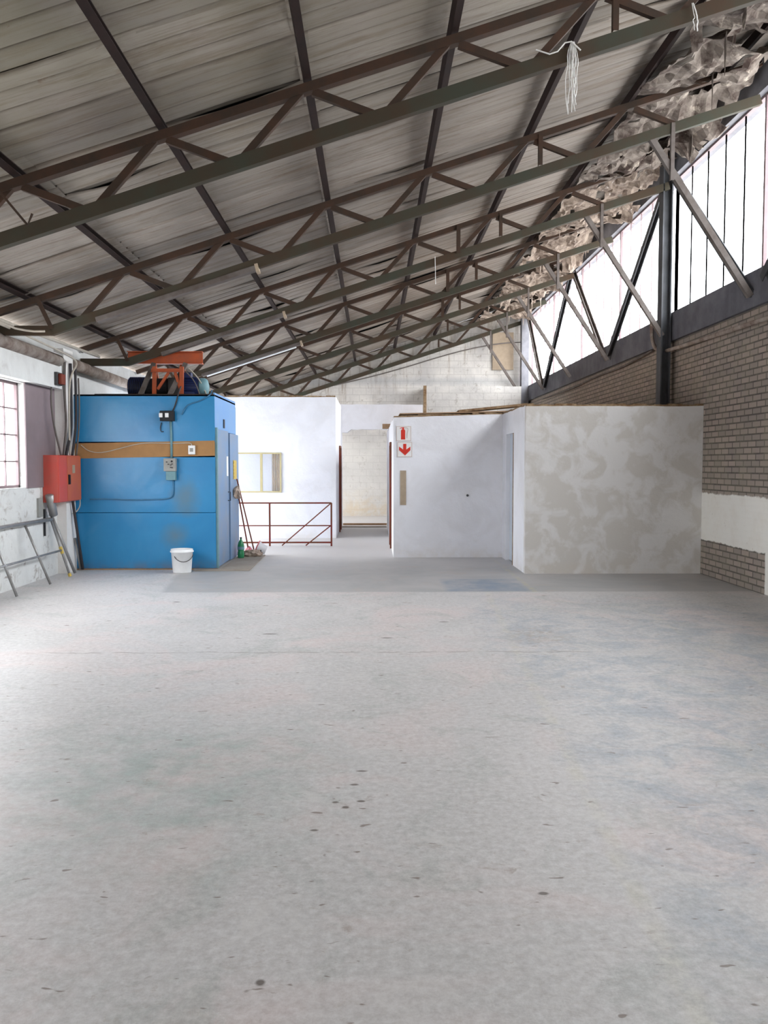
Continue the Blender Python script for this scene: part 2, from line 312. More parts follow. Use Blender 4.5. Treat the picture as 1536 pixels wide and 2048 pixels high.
c_ = k.mix(k.ramp(k.noise(8, 5, 0.7, None, 0.3), 0.62, 0.70), c_, (0.55, 0.51, 0.47)); k.col(c_); M['rag'] = k.m
k = NT('dark_torn_lining', 0.9, spec=0.15)  # darker lining variant for the nearest bays
c_ = k.mix(k.ramp(k.noise(2.4, 6, 0.7, None, 0.25), 0.40, 0.6), (0.22, 0.19, 0.165), (0.055, 0.038, 0.032))
c_ = k.mix(k.math('MULTIPLY', k.ramp(k.noise(4.2, 6, 0.75, None, 0.2), 0.57, 0.66), 0.8), c_, (0.42, 0.37, 0.31)); k.col(c_); M['rag2'] = k.m
k = NT('window_glass', 0.1); tr = k.n('ShaderNodeBsdfTransparent'); gl = k.n('ShaderNodeBsdfGlossy'); gl.inputs['Roughness'].default_value = 0.08
tr.inputs[0].default_value = (0.96, 0.97, 0.98, 1)
ms = k.n('ShaderNodeMixShader'); ms.inputs[0].default_value = 0.05
k.t.links.new(tr.outputs[0], ms.inputs[1]); k.t.links.new(gl.outputs[0], ms.inputs[2])
k.t.links.new(ms.outputs[0], k.t.nodes['Material Output'].inputs[0]); M['glass'] = k.m
k = NT('green_bottle_plastic', 0.15, spec=0.5); k.col((0.03, 0.30, 0.12)); k.b.inputs['Transmission Weight'].default_value = 0.3; M['bottle'] = k.m
k = NT('floor_clear_sheet', 0.3, spec=0.6); k.col((0.75, 0.75, 0.78)); M['clear'] = k.m

# ------------------------------------------------------------------ mesh helpers
def V(*a): return Vector(a)
def box(bm, x0, x1, y0, y1, z0, z1):
    vs = [bm.verts.new((x, y, z)) for x in (x0, x1) for y in (y0, y1) for z in (z0, z1)]
    for f in ((0, 1, 3, 2), (4, 6, 7, 5), (0, 4, 5, 1), (2, 3, 7, 6), (0, 2, 6, 4), (1, 5, 7, 3)):
        bm.faces.new([vs[i] for i in f])
    return vs
def prof(kind, a, b, t):
    if kind == 'box': return [(-a/2, -b/2), (a/2, -b/2), (a/2, b/2), (-a/2, b/2)]
    if kind == 'L': return [(-a/2, -b/2), (a/2, -b/2), (a/2, -b/2+t), (-a/2+t, -b/2+t), (-a/2+t, b/2), (-a/2, b/2)]
    if kind == 'C': return [(-a/2, -b/2), (a/2, -b/2), (a/2, -b/2+t), (-a/2+t, -b/2+t), (-a/2+t, b/2-t), (a/2, b/2-t), (a/2, b/2), (-a/2, b/2)]
    if kind == 'I': return [(-a/2, -b/2), (a/2, -b/2), (a/2, -b/2+t), (t/2, -b/2+t), (t/2, b/2-t), (a/2, b/2-t), (a/2, b/2), (-a/2, b/2), (-a/2, b/2-t), (-t/2, b/2-t), (-t/2, -b/2+t), (-a/2, -b/2+t)]
def bar(bm, p0, p1, a, b, kind='box', t=0.008, up=(0, 0, 1)):
    """a: width across, b: height along up"""
    p0, p1 = Vector(p0), Vector(p1); d = (p1 - p0).normalized(); u = Vector(up)
    s = d.cross(u)
    if s.length < 1e-4: s = d.cross(V(1, 0, 0))
    s.normalize(); u = s.cross(d).normalized()
    pr = prof(kind, a, b, t); A = []; B = []
    for (x, y) in pr:
        A.append(bm.verts.new(p0 + s * x + u * y)); B.append(bm.verts.new(p1 + s * x + u * y))
    n = len(pr)
    for i in range(n): bm.faces.new((A[i], A[(i+1) % n], B[(i+1) % n], B[i]))
    bm.faces.new(A[::-1]); bm.faces.new(B)
def tube(bm, pts, r, n=8, smooth=0):
    P = [Vector(p) for p in pts]
    for _ in range(smooth):
        Q = [P[0]]
        for i in range(len(P) - 1):
            Q += [P[i].lerp(P[i+1], 0.25), P[i].lerp(P[i+1], 0.75)]
        P = Q + [P[-1]]
    rings = []; ref = V(0.13, 0.21, 1)
    for i, p in enumerate(P):
        d = (P[min(i+1, len(P)-1)] - P[max(i-1, 0)]).normalized()
        s = d.cross(ref)
        if s.length < 0.15: s = d.cross(V(1, 0, 0))
        s.normalize(); u = s.cross(d)
        rr = r if not callable(r) else r(i / (len(P)-1))
        rings.append([bm.verts.new(p + (s * math.cos(a) + u * math.sin(a)) * rr) for a in [2*math.pi*j/n for j in range(n)]])
    for a, b in zip(rings, rings[1:]):
        for j in range(n): bm.faces.new((a[j], a[(j+1) % n], b[(j+1) % n], b[j]))
    bm.faces.new(rings[0][::-1]); bm.faces.new(rings[-1])
def lathe(bm, prof_, c, n=28, axis='Z', cap=True):
    rings = []
    for (r, h) in prof_:
        ring = []
        for j in range(n):
            a = 2*math.pi*j/n
            if axis == 'Z': v = (c[0] + r*math.cos(a), c[1] + r*math.sin(a), c[2] + h)
            elif axis == 'X': v = (c[0] + h, c[1] + r*math.cos(a), c[2] + r*math.sin(a))
            else: v = (c[0] + r*math.cos(a), c[1] + h, c[2] + r*math.sin(a))
            ring.append(bm.verts.new(v))
        rings.append(ring)
    for a, b in zip(rings, rings[1:]):
        for j in range(n): bm.faces.new((a[j], a[(j+1) % n], b[(j+1) % n], b[j]))
    if cap: bm.faces.new(rings[0][::-1]); bm.faces.new(rings[-1])
def plate(bm, poly, y, t=0.004):
    """polygon in XZ facing -Y"""
    A = [bm.verts.new((x, y, z)) for x, z in poly]; B = [bm.verts.new((x, y + t, z)) for x, z in poly]
    n = len(poly)
    for i in range(n): bm.faces.new((A[i], B[i], B[(i+1) % n], A[(i+1) % n]))
    bm.faces.new(A); bm.faces.new(B[::-1])
def new(): return bmesh.new()
def obj(name, bm, mat, parent=None, smooth=False, bevel=0.0):
    if parent is not None and parent.get('_o'):
        o_ = Vector(parent['_o']); bmesh.ops.translate(bm, verts=bm.verts, vec=-o_)
    bmesh.ops.recalc_face_normals(bm, faces=bm.faces)
    me = bpy.data.meshes.new(name); bm.to_mesh(me); bm.free()
    me.materials.append(M[mat] if isinstance(mat, str) else mat)
    if smooth:
        for p in me.polygons: p.use_smooth = True
    o = bpy.data.objects.new(name, me); COL.objects.link(o)
    if parent is not None:
        o.parent = parent
        # a child of a mesh placed at the origin of its own parent: keep that root's origin
        if parent.get('_o'): o['_o'] = (0.0, 0.0, 0.0) if False else tuple(parent['_o'])
    if bevel:
        md = o.modifiers.new('bevel', 'BEVEL'); md.width = bevel; md.segments = 2; md.limit_method = 'ANGLE'
    return o
def tag(o, label, cat, group=None):
    o['label'] = label; o['category'] = cat
    if group: o['group'] = group
    return o
def thing(name, label, cat, loc=(0, 0, 0), group=None):
    o = bpy.data.objects.new(name, None); COL.objects.link(o); o.location = loc; o['_o'] = tuple(map(float, loc)); o.empty_display_size = 0.2
    return tag(o, label, cat, group)
def struct(name, bm=None, mat=None, parent=None):
    if bm is None:
        o = bpy.data.objects.new(name, None); COL.objects.link(o)
    else: o = obj(name, bm, mat, parent)
    if parent is None: o['kind'] = 'structure'
    return o
def slab(bm, axis, c0, c1, a0, a1, z0, z1, holes=(), jag=0.0, slope=None):
    """wall of thickness c0..c1; axis 'Y' runs along Y (at constant x), 'X' runs along X. holes: (a0,a1,z0,z1)"""
    As = sorted({a0, a1, *[h[0] for h in holes], *[h[1] for h in holes]}); Zs = sorted({z0, z1, *[h[2] for h in holes], *[h[3] for h in holes]})
    if jag:
        n = int((a1 - a0) / 0.12); As = sorted(set(As) | {a0 + (a1-a0)*i/n for i in range(1, n)})
    def inside(a, z):
        return any(h[0] < a < h[1] and h[2] < z < h[3] for h in holes)
    for i in range(len(As)-1):
        for j in range(len(Zs)-1):
            if inside((As[i]+As[i+1])/2, (Zs[j]+Zs[j+1])/2): continue
            if axis == 'Y': box(bm, c0, c1, As[i], As[i+1], Zs[j], Zs[j+1])
            else: box(bm, As[i], As[i+1], c0, c1, Zs[j], Zs[j+1])
    bmesh.ops.remove_doubles(bm, verts=bm.verts, dist=1e-5)
    # drop the faces between neighbouring cells
    seen = {}
    for f in bm.faces: seen.setdefault(tuple(sorted(v.index for v in f.verts)), []).append(f)
    bm.verts.index_update(); seen = {}
    for f in bm.faces: seen.setdefault(tuple(sorted(v.index for v in f.verts)), []).append(f)
    kill = [f for fs in seen.values() if len(fs) > 1 for f in fs]
    if kill: bmesh.ops.delete(bm, geom=kill, context='FACES')
    for v in bm.verts:
        if abs(v.co.z - z1) < 1e-6:
            if slope: v.co.z = slope(v.co)
            if jag: v.co.z += (mnoise.noise(v.co * 3.1) * 0.8 + mnoise.noise(v.co * 9.7) * 0.5) * jag

# ------------------------------------------------------------------ shell
bm = new(); box(bm, XL - 0.4, XR + 0.4, YB - 3, YE + 0.3, -0.2, 0.0); struct('floor', bm, 'floor')
LW = [(5.9, 11.45, 1.3, 2.69), (15.0, 18.56, 0.08, 2.72), (19.0, 21.4, 0.8, 2.5), (22.5, 25.7, 0.15, 2.95)]  # the office opening is added, to light that room
bm = new(); slab(bm, 'Y', XL - 0.24, XL, YB, YE, 0, 3.42, LW); struct('wall_left', bm, 'left')
bm = new(); slab(bm, 'Y', XR, XR + 0.24, YB, YE, 0, 3.60); struct('wall_right', bm, 'brick')
bm = new(); slab(bm, 'X', YE, YE + 0.24, XL - 0.24, XR + 0.24, 0, 5.0, slope=lambda c: H0 + 0.16 + SL * c.x); struct('wall_end', bm, 'end')
bm = new(); slab(bm, 'X', YB - 0.24, YB, XL - 0.24, XR + 0.24, 0, 5.0, [(-0.7, 1.1, 0.0, 2.6)], slope=lambda c: H0 + 0.16 + SL * c.x); struct('wall_back', bm, 'cream')

# roof sheets: corrugated, lapped, each sheet slightly out of line
bm = new(); tone = []
SW = 0.75
lay = bm.verts.layers.float.new('tone')
rows = [(-4.95, -2.9), (-3.05, -0.5), (-0.62, 1.95), (1.82, 4.35), (4.22, 4.98)]
offs = []
for q in range(3):
    offs += [q * 0.25 + v for v in (0.0, 0.012, 0.022, 0.05, 0.075, 0.10, 0.125, 0.15, 0.175, 0.20, 0.228, 0.24)]
offs += [0.75, 0.775, 0.80]
def ribz(yy):
    f = abs(((yy / 0.25) + 0.5) % 1.0 - 0.5) * 0.25
    return (0.028 if f < 0.006 else 0.012 if f < 0.014 else 0.0) + 0.0035 * math.sin(2 * math.pi * yy / 0.05)
y = -4.5
while y < YE + 0.2:
    for ri, (xa, xb) in enumerate(rows):
        t = random.random(); dz = random.uniform(-0.010, 0.010); tl = random.choice((0, 0, 0.01, 0.025, -0.012)); off = 0.012 * (ri % 2)
        nx = 14; ny = len(offs) - 1; g_ = []
        sag = random.choice((0, 0, 0.02, 0.035, 0.055, 0.07)); sagc = random.uniform(0.2, 0.8); sagw = random.uniform(0.12, 0.3)
        for i in range(nx + 1):
            x = xa + (xb - xa) * i / nx; row = []
            for j, oy in enumerate(offs):
                z = rz(x) + 0.13 + off + dz + ribz(oy) + tl * (oy / 0.75 - 0.5)
                z -= sag * math.exp(-((i / nx - sagc) / sagw) ** 2) * max(0, 1 - oy / 0.25) ** 1.5
                z += 0.008 * mnoise.noise(V(x * 1.3, (y + oy) * 2.0, 3.0))
                v = bm.verts.new((x, y + oy + 0.0, z)); v[lay] = t; row.append(v)
            g_.append(row)
        for i in range(nx):
            for j in range(ny): bm.faces.new((g_[i][j], g_[i+1][j], g_[i+1][j+1], g_[i][j+1]))
    y += SW
ceil = obj('ceiling', bm, 'roof', smooth=True); ceil['kind'] = 'structure'
bm = new()
vs = box(bm, XL - 0.45, XR + 0.45, YB - 0.5, YE + 0.5, 0, 1)
for v in vs: v.co.z = rz(v.co.x) + (0.22 if v.co.z < 0.5 else 0.28)
struct('trim_light_block', bm, 'darkgrey')   # added backing skin above the sheets, keeps outside light from leaking in

# concrete beam carrying the clerestory, head beam, and eaves fascia
bm = new(); box(bm, XR - 0.06, XR + 0.26, YB, YE, 3.58, 4.03); struct('trim_2', bm, 'beamd')
bm = new(); box(bm, XR - 0.05, XR + 0.22, YB, YE, 6.19, 6.72); struct('trim_3', bm, 'beamc')
bm = new(); box(bm, XR, XR + 0.22, YB, 2.2, 4.03, 6.19); struct('wall_right_light_block', bm, 'beamc')  # unseen blank wall added in place of glazing, dims the near floor

# ------------------------------------------------------------------ clerestory glazing
def clerestory(name, y0, y1):
    rt = struct(name)
    y = y0
    ys = []
    yy = 10.72
    while yy > y0: yy -= 0.62
    yy += 0.62
    i = 0
    while yy < y1:
        th = abs((yy - 10.72) % 3.1) < 0.05 or abs((yy - 10.72) % 3.1 - 3.1) < 0.05
        bm = new(); wd = 0.046 if th else 0.011  # bars made thin, standing in for glare that eats their edges
        bar(bm, (XR + 0.06, yy, 4.0), (XR + 0.06, yy, 6.22), wd, 0.045 if th else 0.02, 'box', up=(1, 0, 0))
        b = obj('glazing_bar', bm, 'mull', rt)
        yy += 0.62
    bm = new(); box(bm, XR + 0.04, XR + 0.10, y0, y1, 4.02, 4.07); box(bm, XR + 0.04, XR + 0.10, y0, y1, 6.16, 6.21); obj('window_frame', bm, 'mull', rt)
    bm = new(); box(bm, XR + 0.088, XR + 0.094, y0, y1, 4.05, 6.18); obj('glass', bm, 'glass', rt)
clerestory('window_1', 2.2, 13.95)
clerestory('window_2', 14.0, YE)

def leftwin(name, y0, y1, z0, z1, ny, nz, gx=XL - 0.1, mat='mull', jambs=True):
    rt = struct(name)
    bm = new(); t = 0.035
    box(bm, gx - 0.02, gx + 0.02, y0, y1, z0, z0 + t); box(bm, gx - 0.02, gx + 0.02, y0, y1, z1 - t, z1)
    box(bm, gx - 0.02, gx + 0.02, y0, y0 + t, z0, z1); box(bm, gx - 0.02, gx + 0.02, y1 - t, y1, z0, z1)
    obj('window_frame', bm, mat, rt)
    bm = new()
    for i in range(1, ny): box(bm, gx - 0.012, gx + 0.012, y0 + (y1-y0)*i/ny - 0.011, y0 + (y1-y0)*i/ny + 0.011, z0, z1)
    for i in range(1, nz): box(bm, gx - 0.012, gx + 0.012, y0, y1, z0 + (z1-z0)*i/nz - 0.009, z0 + (z1-z0)*i/nz + 0.009)
    obj('glazing_bars', bm, mat, rt)
    bm = new(); box(bm, gx - 0.024, gx - 0.020, y0, y1, z0, z1); obj('glass', bm, 'glass', rt)
leftwin('window_3', 5.9, 11.45, 1.3, 2.69, 14, 4)
leftwin('window_4_added', 19.0, 21.4, 0.8, 2.5, 4, 3)  # unseen window, added so the office looks bright through its front glass
leftwin('window_5', 15.0, 18.56, 0.08, 2.72, 3, 3)
leftwin('window_6', 22.5, 25.7, 0.15, 2.95, 4, 3)

# boarded part of the left window opening
bm = new(); box(bm, XL, XL + 0.018, 11.45, 12.5, 1.29, 2.70)
tag(obj('wall_board', bm, 'mauve'), 'mauve-brown flat board covering the wall between the left window and the red cabinet', 'board')
bm = new(); box(bm, XL, XL + 0.13, 5.0, 12.5, 2.70, 3.2); struct('trim_4', bm, 'left')
bm = new(); box(bm, XL, XL + 0.14, 12.55, 12.94, 0, 3.3); struct('trim_5', bm, 'greybox' if False else 'cream')

# ------------------------------------------------------------------ partition rooms
T = 0.11
# left rear office
bm = new(); slab(bm, 'X', 18.6, 18.6 + T, XL, -0.81, 0, 3.075, [(-2.97, -2.0, 1.0, 1.87)], jag=0.012); struct('wall_office_front', bm, 'plaster')
bm = new(); slab(bm, 'Y', -0.81 - T, -0.81, 18.6 + T, 21.75, 0, 3.09, [(20.3, 21.1, 0.0, 2.05)], jag=0.012); struct('wall_office_side', bm, 'plaster')
# cross wall with the broken opening
bm = new(); slab(bm, 'X', 21.78, 21.78 + 0.2, XL, 1.27, 0, 3.14, [(-0.79, 0.36, 0.0, 2.46)], jag=0.012)
for v in bm.verts:
    if abs(v.co.z - 2.46) < 1e-4 and -0.8 < v.co.x < 0.37: v.co.z += mnoise.noise(v.co * 8) * 0.03 + (0.05 if v.co.x > -0.6 else -0.04)
struct('wall_cross', bm, 'plaster')
# centre room (signs) and right room
bm = new(); slab(bm, 'X', 14.66, 14.66 + T, 0.354, 2.233, 0, 2.42, jag=0.008, slope=lambda c: 2.415 + 0.03 * (c.x - 0.354)); struct('wall_storeroom_front', bm, 'plaster')
bm = new(); slab(bm, 'Y', 0.354, 0.354 + T, 14.66 + T, 21.78, 0, 2.42, [(16.25, 17.05, 0.0, 2.03)], jag=0.02); struct('wall_storeroom_side', bm, 'plaster')
bm = new(); slab(bm, 'X', 12.42, 12.42 + T, 2.233, XR, 0, 2.46, jag=0.012); struct('wall_booth_front', bm, 'patchy')
bm = new(); slab(bm, 'Y', 2.233, 2.233 + T, 12.42 + T, 14.68, 0, 2.47, [(13.5, 14.26, 0.0, 2.11)], jag=0.012); struct('wall_booth_side', bm, 'plaster')
# raw broken render on the tops of the walls
def topstrip(name, x0, x1, y0, y1, z, sl=0.0):
    bm = new(); n = max(4, int(max(x1-x0, y1-y0) / 0.1)); along_x = (x1-x0) > (y1-y0)
    for i in range(n):
        a, b = i / n, (i+1) / n
        h = 0.012 + 0.022 * random.random()
        if along_x: box(bm, x0+(x1-x0)*a, x0+(x1-x0)*b, y0, y1, z + sl*a - 0.02, z + sl*a + h)
        else: box(bm, x0, x1, y0+(y1-y0)*a, y0+(y1-y0)*b, z + sl*a - 0.02, z + sl*a + h)
    struct(name, bm, 'rawtop')
topstrip('trim_6', 2.24, XR, 12.43, 12.52, 2.462)
topstrip('trim_7', 0.36, 2.23, 14.67, 14.76, 2.425, 0.05)
topstrip('trim_8', XL, -0.82, 18.61, 18.70, 3.08)
topstrip('trim_9', 0.365, 0.455, 14.8, 21.7, 2.43)
topstrip('trim_light_block0', 2.24, 2.34, 12.55, 14.65, 2.475)
# boards roofing the two rooms
bm = new(); vs = box(bm, 0.46, 4.8, 14.7, 21.7, 2.47, 2.49)
for v in vs: v.co.z += 0.10 * (v.co.x - 0.46) / 4.3
tag(obj('roof_board', bm, 'wood'), 'brown board lid over the room with the fire signs', 'board')
bm = new(); vs = box(bm, 2.36, 4.8, 12.5, 14.6, 2.47, 2.485)
tag(obj('roof_board', bm, 'wood'), 'brown board lid over the patchy grey room by the brick wall', 'board')
bm = new(); vs = box(bm, 1.5, 2.7, 14.9, 15.3, 2.52, 2.56)
for v in vs: v.co.z += 0.12 * (v.co.x - 1.5) / 1.2
tag(obj('loose_timber', bm, 'rawtop'), 'dark brown timber lying on top of the room with the fire signs', 'timber')
bm = new(); box(bm, 0.235, 0.46, 21.2, 21.3, 2.5, 2.62)
tag(obj('timber_block', bm, 'wood'), 'short brown timber end sticking out above the doorway to the far room', 'timber')
# vertical dark post and duct at end wall
bm = new(); box(bm, 1.62, 4.5, 25.9, YE, 0, 3.98); struct('wall_end_lower', bm, 'end')
bm = new(); box(bm, 1.53, 1.62, 25.86, 25.98, 2.4, 4.0); tag(obj('timber_upright', bm, 'rawtop'), 'thin dark brown upright timber at the edge of the pale end wall block', 'timber')
bm = new(); tube(bm, [(1.6, 25.8, 3.12), (4.6, 25.8, 3.18)], 0.02, 6); tag(obj('wall_pipe', bm, 'greysteel'), 'thin grey pipe across the pale block below the end wall', 'pipe')
bm = new(); box(bm, 3.71, 4.36, YE - 0.06, YE - 0.03, 4.55, 5.7); bx = obj('end_board', bm, 'ply' if False else 'tape'); tag(bx, 'old stained board with white streaks fixed high on the end wall by the corner', 'board')
bm = new(); tube(bm, [(-1.2, 26.4, 4.05), (0.5, 26.4, 4.45), (2.6, 26.4, 5.1), (3.9, 26.4, 5.35), (4.6, 26.4, 5.38)], 0.018, 6, 2); tag(obj('sagging_cable', bm, 'cable'), 'thin grey cable sagging across the end wall', 'cable')
# low steps in the passage
bm = new(); box(bm, -0.80, 0.36, 21.76, 22.0, 0, 0.025); struct('trim_light_block1', bm, 'board')
bm = new(); box(bm, -0.80, 0.6, 22.6, 22.68, 0, 0.05); struct('trim_light_block2', bm, 'wood')

# doors of the rooms (frames only: the leaves stand open inside)
def sidedoor(name, xf, y0, y1, h, frame_mat, sgn, leaf):
    rt = struct(name); t = 0.045
    bm = new(); box(bm, xf - 0.03, xf + T + 0.03, y0 - 0.01, y0 + t, 0, h); box(bm, xf - 0.03, xf + T + 0.03, y1 - t, y1 + 0.01, 0, h); box(bm, xf - 0.03, xf + T + 0.03, y0 + t, y1 - t, h - t, h + 0.01)
    obj('door_frame', bm, frame_mat, rt)
    if leaf:
        bm = new(); box(bm, *leaf, 0.01, h - t - 0.01); lf = obj('door_leaf', bm, 'cream', rt)
        bm = new(); lathe(bm, [(0.012, 0), (0.012, 0.03), (0.026, 0.035), (0.026, 0.06), (0.01, 0.07)], (leaf[0] - 0.06, (leaf[2] + leaf[3]) / 2 , 1.0), 12, 'X'); obj('door_handle', bm, 'darkgrey', lf)
rt = struct('door_1')
bm = new(); box(bm, 2.225, 2.25, 13.50, 13.53, 0, 2.11); obj('door_frame', bm, 'rawtop', rt)
bm = new(); box(bm, 2.30, 2.34, 13.50, 14.26, 0.01, 2.11); lf = obj('door_leaf', bm, 'paleleaf', rt)
bm = new(); box(bm, 2.27, 2.30, 13.53, 13.60, 0.98, 1.06); obj('door_lock', bm, 'darkgrey', lf)
sidedoor('door_2', 0.354, 16.25, 17.05, 2.03, 'redox', 1, (0.40, 0.44, 16.30, 17.0))
sidedoor('door_3', -0.81 - T, 20.3, 21.1, 2.05, 'redox', -1, (-0.90, -0.86, 20.35, 21.05))

# office window
rt = struct('window_7')
bm = new()
x0, x1, z0, z1 = -2.97, -2.0, 1.0, 1.87; t = 0.03
box(bm, x0, x1, 18.57, 18.63, z0, z0 + t); box(bm, x0, x1, 18.57, 18.63, z1 - t, z1); box(bm, x0, x0 + t, 18.57, 18.63, z0 + t, z1 - t); box(bm, x1 - t, x1, 18.57, 18.63, z0 + t, z1 - t); box(bm, -2.46, -2.41, 18.57, 18.63, z0 + t, z1 - t)
obj('window_frame', bm, 'olive', rt)
bm = new(); box(bm, x0 + t, x1 - t, 18.60, 18.604, z0 + t, z1 - t); obj('glass', bm, 'glass', rt)
bm = new(); n = 26; A = []; B = []
for i in range(n + 1):
    x = -2.22 + 0.21 * i / n; yy = 18.74 + 0.012 * math.sin(i * 1.4)
    A.append(bm.verts.new((x, yy, 0.98))); B.append(bm.verts.new((x, yy, 1.9)))
for i in range(n): bm.faces.new((A[i], A[i+1], B[i+1], B[i]))
tag(obj('curtain', bm, 'curtain'), 'beige curtain hanging behind the sliding window of the white office', 'curtain')

# ------------------------------------------------------------------ purlins
ordn = ['lowest', 'second', 'third', 'fourth', 'fifth', 'sixth', 'seventh', 'highest']
for i, x in enumerate(PX):
    bm = new(); z = rz(x) + 0.045
    bar(bm, (x, YB, z + 0.005), (x, YE, z + 0.005), 0.062, 0.085, 'C', 0.012, up=(-SL, 0, 1))
    tag(obj('purlin', bm, 'purlin'), f'dark rust-brown steel purlin under the roof sheets, {ordn[i]} counting up from the low eave', 'purlin', 'roof purlins')

# ------------------------------------------------------------------ roof trusses
TY = [7.3 + 3.18 * i for i in range(7)]
DB = 0.435
def zb(x): return rz(x) - DB
XK = -3.9                       # the bottom chord turns level here
XE = 4.68
def truss(label, Y):
    r = thing('roof_truss', label, 'roof truss', (0, Y, 0), 'roof trusses')
    P = lambda bm_, n, m: obj(n, bm_, m, r)
    bm = new(); bar(bm, (XE, Y, rz(XE) - 0.04), (XL + 0.02, Y, rz(XL) - 0.04), 0.085, 0.075, 'L', 0.012, up=(-SL, 0, 1)); P(bm, 'top_chord', 'rust')
    bm = new(); bar(bm, (XE, Y, zb(XE) - 0.035), (XK, Y, zb(XK) - 0.035), 0.08, 0.115, 'C', 0.012, up=(-SL, 0, 1)); bar(bm, (XK + 0.02, Y, zb(XK) - 0.035), (XL + 0.02, Y, zb(XK) - 0.035), 0.08, 0.113, 'C', 0.012); P(bm, 'bottom_chord', 'green')
    for i in range(len(PX) - 1):
        a, b = PX[i], PX[i+1]; m = (a + b) / 2
        if i == 0: m = -3.72
        if i > 0 or True:
            if i > 0:
                bm = new(); bar(bm, (a + 0.05, Y - 0.002, rz(a) - 0.07), (m - 0.035, Y - 0.002, zb(m) - 0.02), 0.062, 0.05, 'L', 0.009, up=(0, 1, 0)); P(bm, 'diagonal_strut', 'rust')
            if i < 6:
                bm = new(); bar(bm, (m + 0.035 if i else -3.55, Y + 0.002, zb(m if i else -3.55) - 0.02), (b - 0.05, Y + 0.002, rz(b) - 0.07), 0.062, 0.05, 'L', 0.009, up=(0, 1, 0)); P(bm, 'diagonal_strut', 'rust')
    for xv in (-4.05, 2.02):
        bm = new(); bar(bm, (xv, Y - 0.03, rz(xv) - 0.04), (xv + (0.17 if xv < 0 else 0), Y - 0.03, zb(xv) + 0.03), 0.05, 0.05, 'L', 0.009, up=(0, 1, 0)); P(bm, 'vertical_strut', 'rust')
    bm = new(); bar(bm, (3.33, Y, zb(3.33)), (4.62, Y, 3.66), 0.07, 0.07, 'L', 0.01, up=(0, 1, 0)); P(bm, 'knee_brace', 'greysteel')
    bm = new(); bar(bm, (3.62, Y - 0.03, zb(3.62) + 0.02), (3.62, Y - 0.03, zb(3.62) - 0.66), 0.045, 0.045, 'L', 0.008, up=(0, 1, 0)); P(bm, 'hanger', 'greysteel')
    return r
labs = ['green-brown steel lattice roof truss nearest the camera, white strings hang from it',
        'steel lattice roof truss second from the camera, behind the one with white strings',
        'steel lattice roof truss third from the camera, ending at the dark steel post',
        'steel lattice roof truss fourth from the camera, carrying the fitting with a bare white tube',
        'steel lattice roof truss fifth from the camera, over the front of the white office',
        'steel lattice roof truss sixth from the camera, second before the end wall',
        'steel lattice roof truss farthest back, close against the stained end wall']
proto = truss(labs[0], TY[0])
kids = list(proto.children)
for i in range(1, 7):
    r = proto.copy(); COL.objects.link(r); r.location = (0, TY[i], 0); r['label'] = labs[i]; r['_o'] = (0.0, TY[i], 0.0)
    for c in kids:
        d = c.copy(); COL.objects.link(d); d.parent = r
    if i in (2, 3, 4):
        xv = (0, 0, 1.35, 1.46, 1.62)[i]; bm = new(); bar(bm, (xv, TY[i] - 0.05, rz(xv) - 0.02), (xv, TY[i] - 0.05, zb(xv) - 0.02), 0.06, 0.05, 'L', 0.01, up=(0, 1, 0)); obj('vertical_strut', bm, 'rust', r)

# long lamp fittings under the bottom chords
for i, lab in ((1, 'long cream-brown lamp fitting under the second truss from the camera'), (2, 'long cream-brown lamp fitting under the third truss from the camera'), (3, 'long lamp fitting with a bare white tube under the fourth truss from the camera')):
    Y = TY[i]; xa, xb = -3.35, -1.40
    r = thing('lamp_fitting', lab, 'lamp', (xa, Y, zb(xa) - 0.09), 'long lamp fittings under the trusses')
    bm = new(); bar(bm, (xa, Y, zb(xa) - 0.085), (xb, Y, zb(xb) - 0.085), 0.12, 0.06, 'box', up=(-SL, 0, 1)); obj('housing', bm, 'greysteel', r, bevel=0.008)
    bm = new(); bar(bm, (xb - 0.02, Y, zb(xb) - 0.10), (xb + 0.02, Y, zb(xb) - 0.09), 0.13, 0.10, 'box', up=(-SL, 0, 1)); obj('end_cap', bm, 'tape', r)
    if i == 3:
        bm = new(); tube(bm, [(xa + 0.1, Y - 0.03, zb(xa + 0.1) - 0.135), (xb - 0.1, Y - 0.03, zb(xb - 0.1) - 0.135)], 0.016, 8); obj('tube', bm, 'white', r)

# ------------------------------------------------------------------ clerestory lattice and posts
bm = new(); bar(bm, (4.67, 13.72, 0.0), (4.67, 13.72, rz(4.67) + 0.02), 0.20, 0.16, 'I', 0.02, up=(1, 0, 0))
tag(obj('steel_post', bm, 'post'), 'dark steel post against the brick wall where the third truss ends', 'post')
bm = new(); bar(bm, (4.67, 7.3, 0.0), (4.67, 7.3, rz(4.67) + 0.02), 0.20, 0.16, 'I', 0.02, up=(1, 0, 0))
tag(obj('steel_post', bm, 'post'), 'dark steel post against the brick wall where the truss with strings ends', 'post')
bm = new(); bar(bm, (4.66, 26.30, 0.0), (4.66, 26.30, rz(4.66)), 0.3, 0.22, 'box', up=(1, 0, 0))
tag(obj('corner_post', bm, 'beamc'), 'grey post in the far corner between the end wall and the clerestory', 'post')
def lattice(pts, label, mat='post', a=0.11):
    bm = new(); bar(bm, pts[0], pts[1], a, 0.09, 'C', 0.014, up=(1, 0, 0))
    tag(obj('lattice_brace', bm, mat), label, 'brace', 'slanting braces across the clerestory glazing')
zt, zl = 6.12, 3.85; XB = 4.73
lattice(((XB, 7.5, zt), (XB, 10.35, zl)), 'slanting steel brace crossing the clerestory nearest the camera')
lattice(((XB, 13.55, zt), (XB, 10.75, zl - 0.1)), 'slanting steel brace rising to the near side of the dark post')
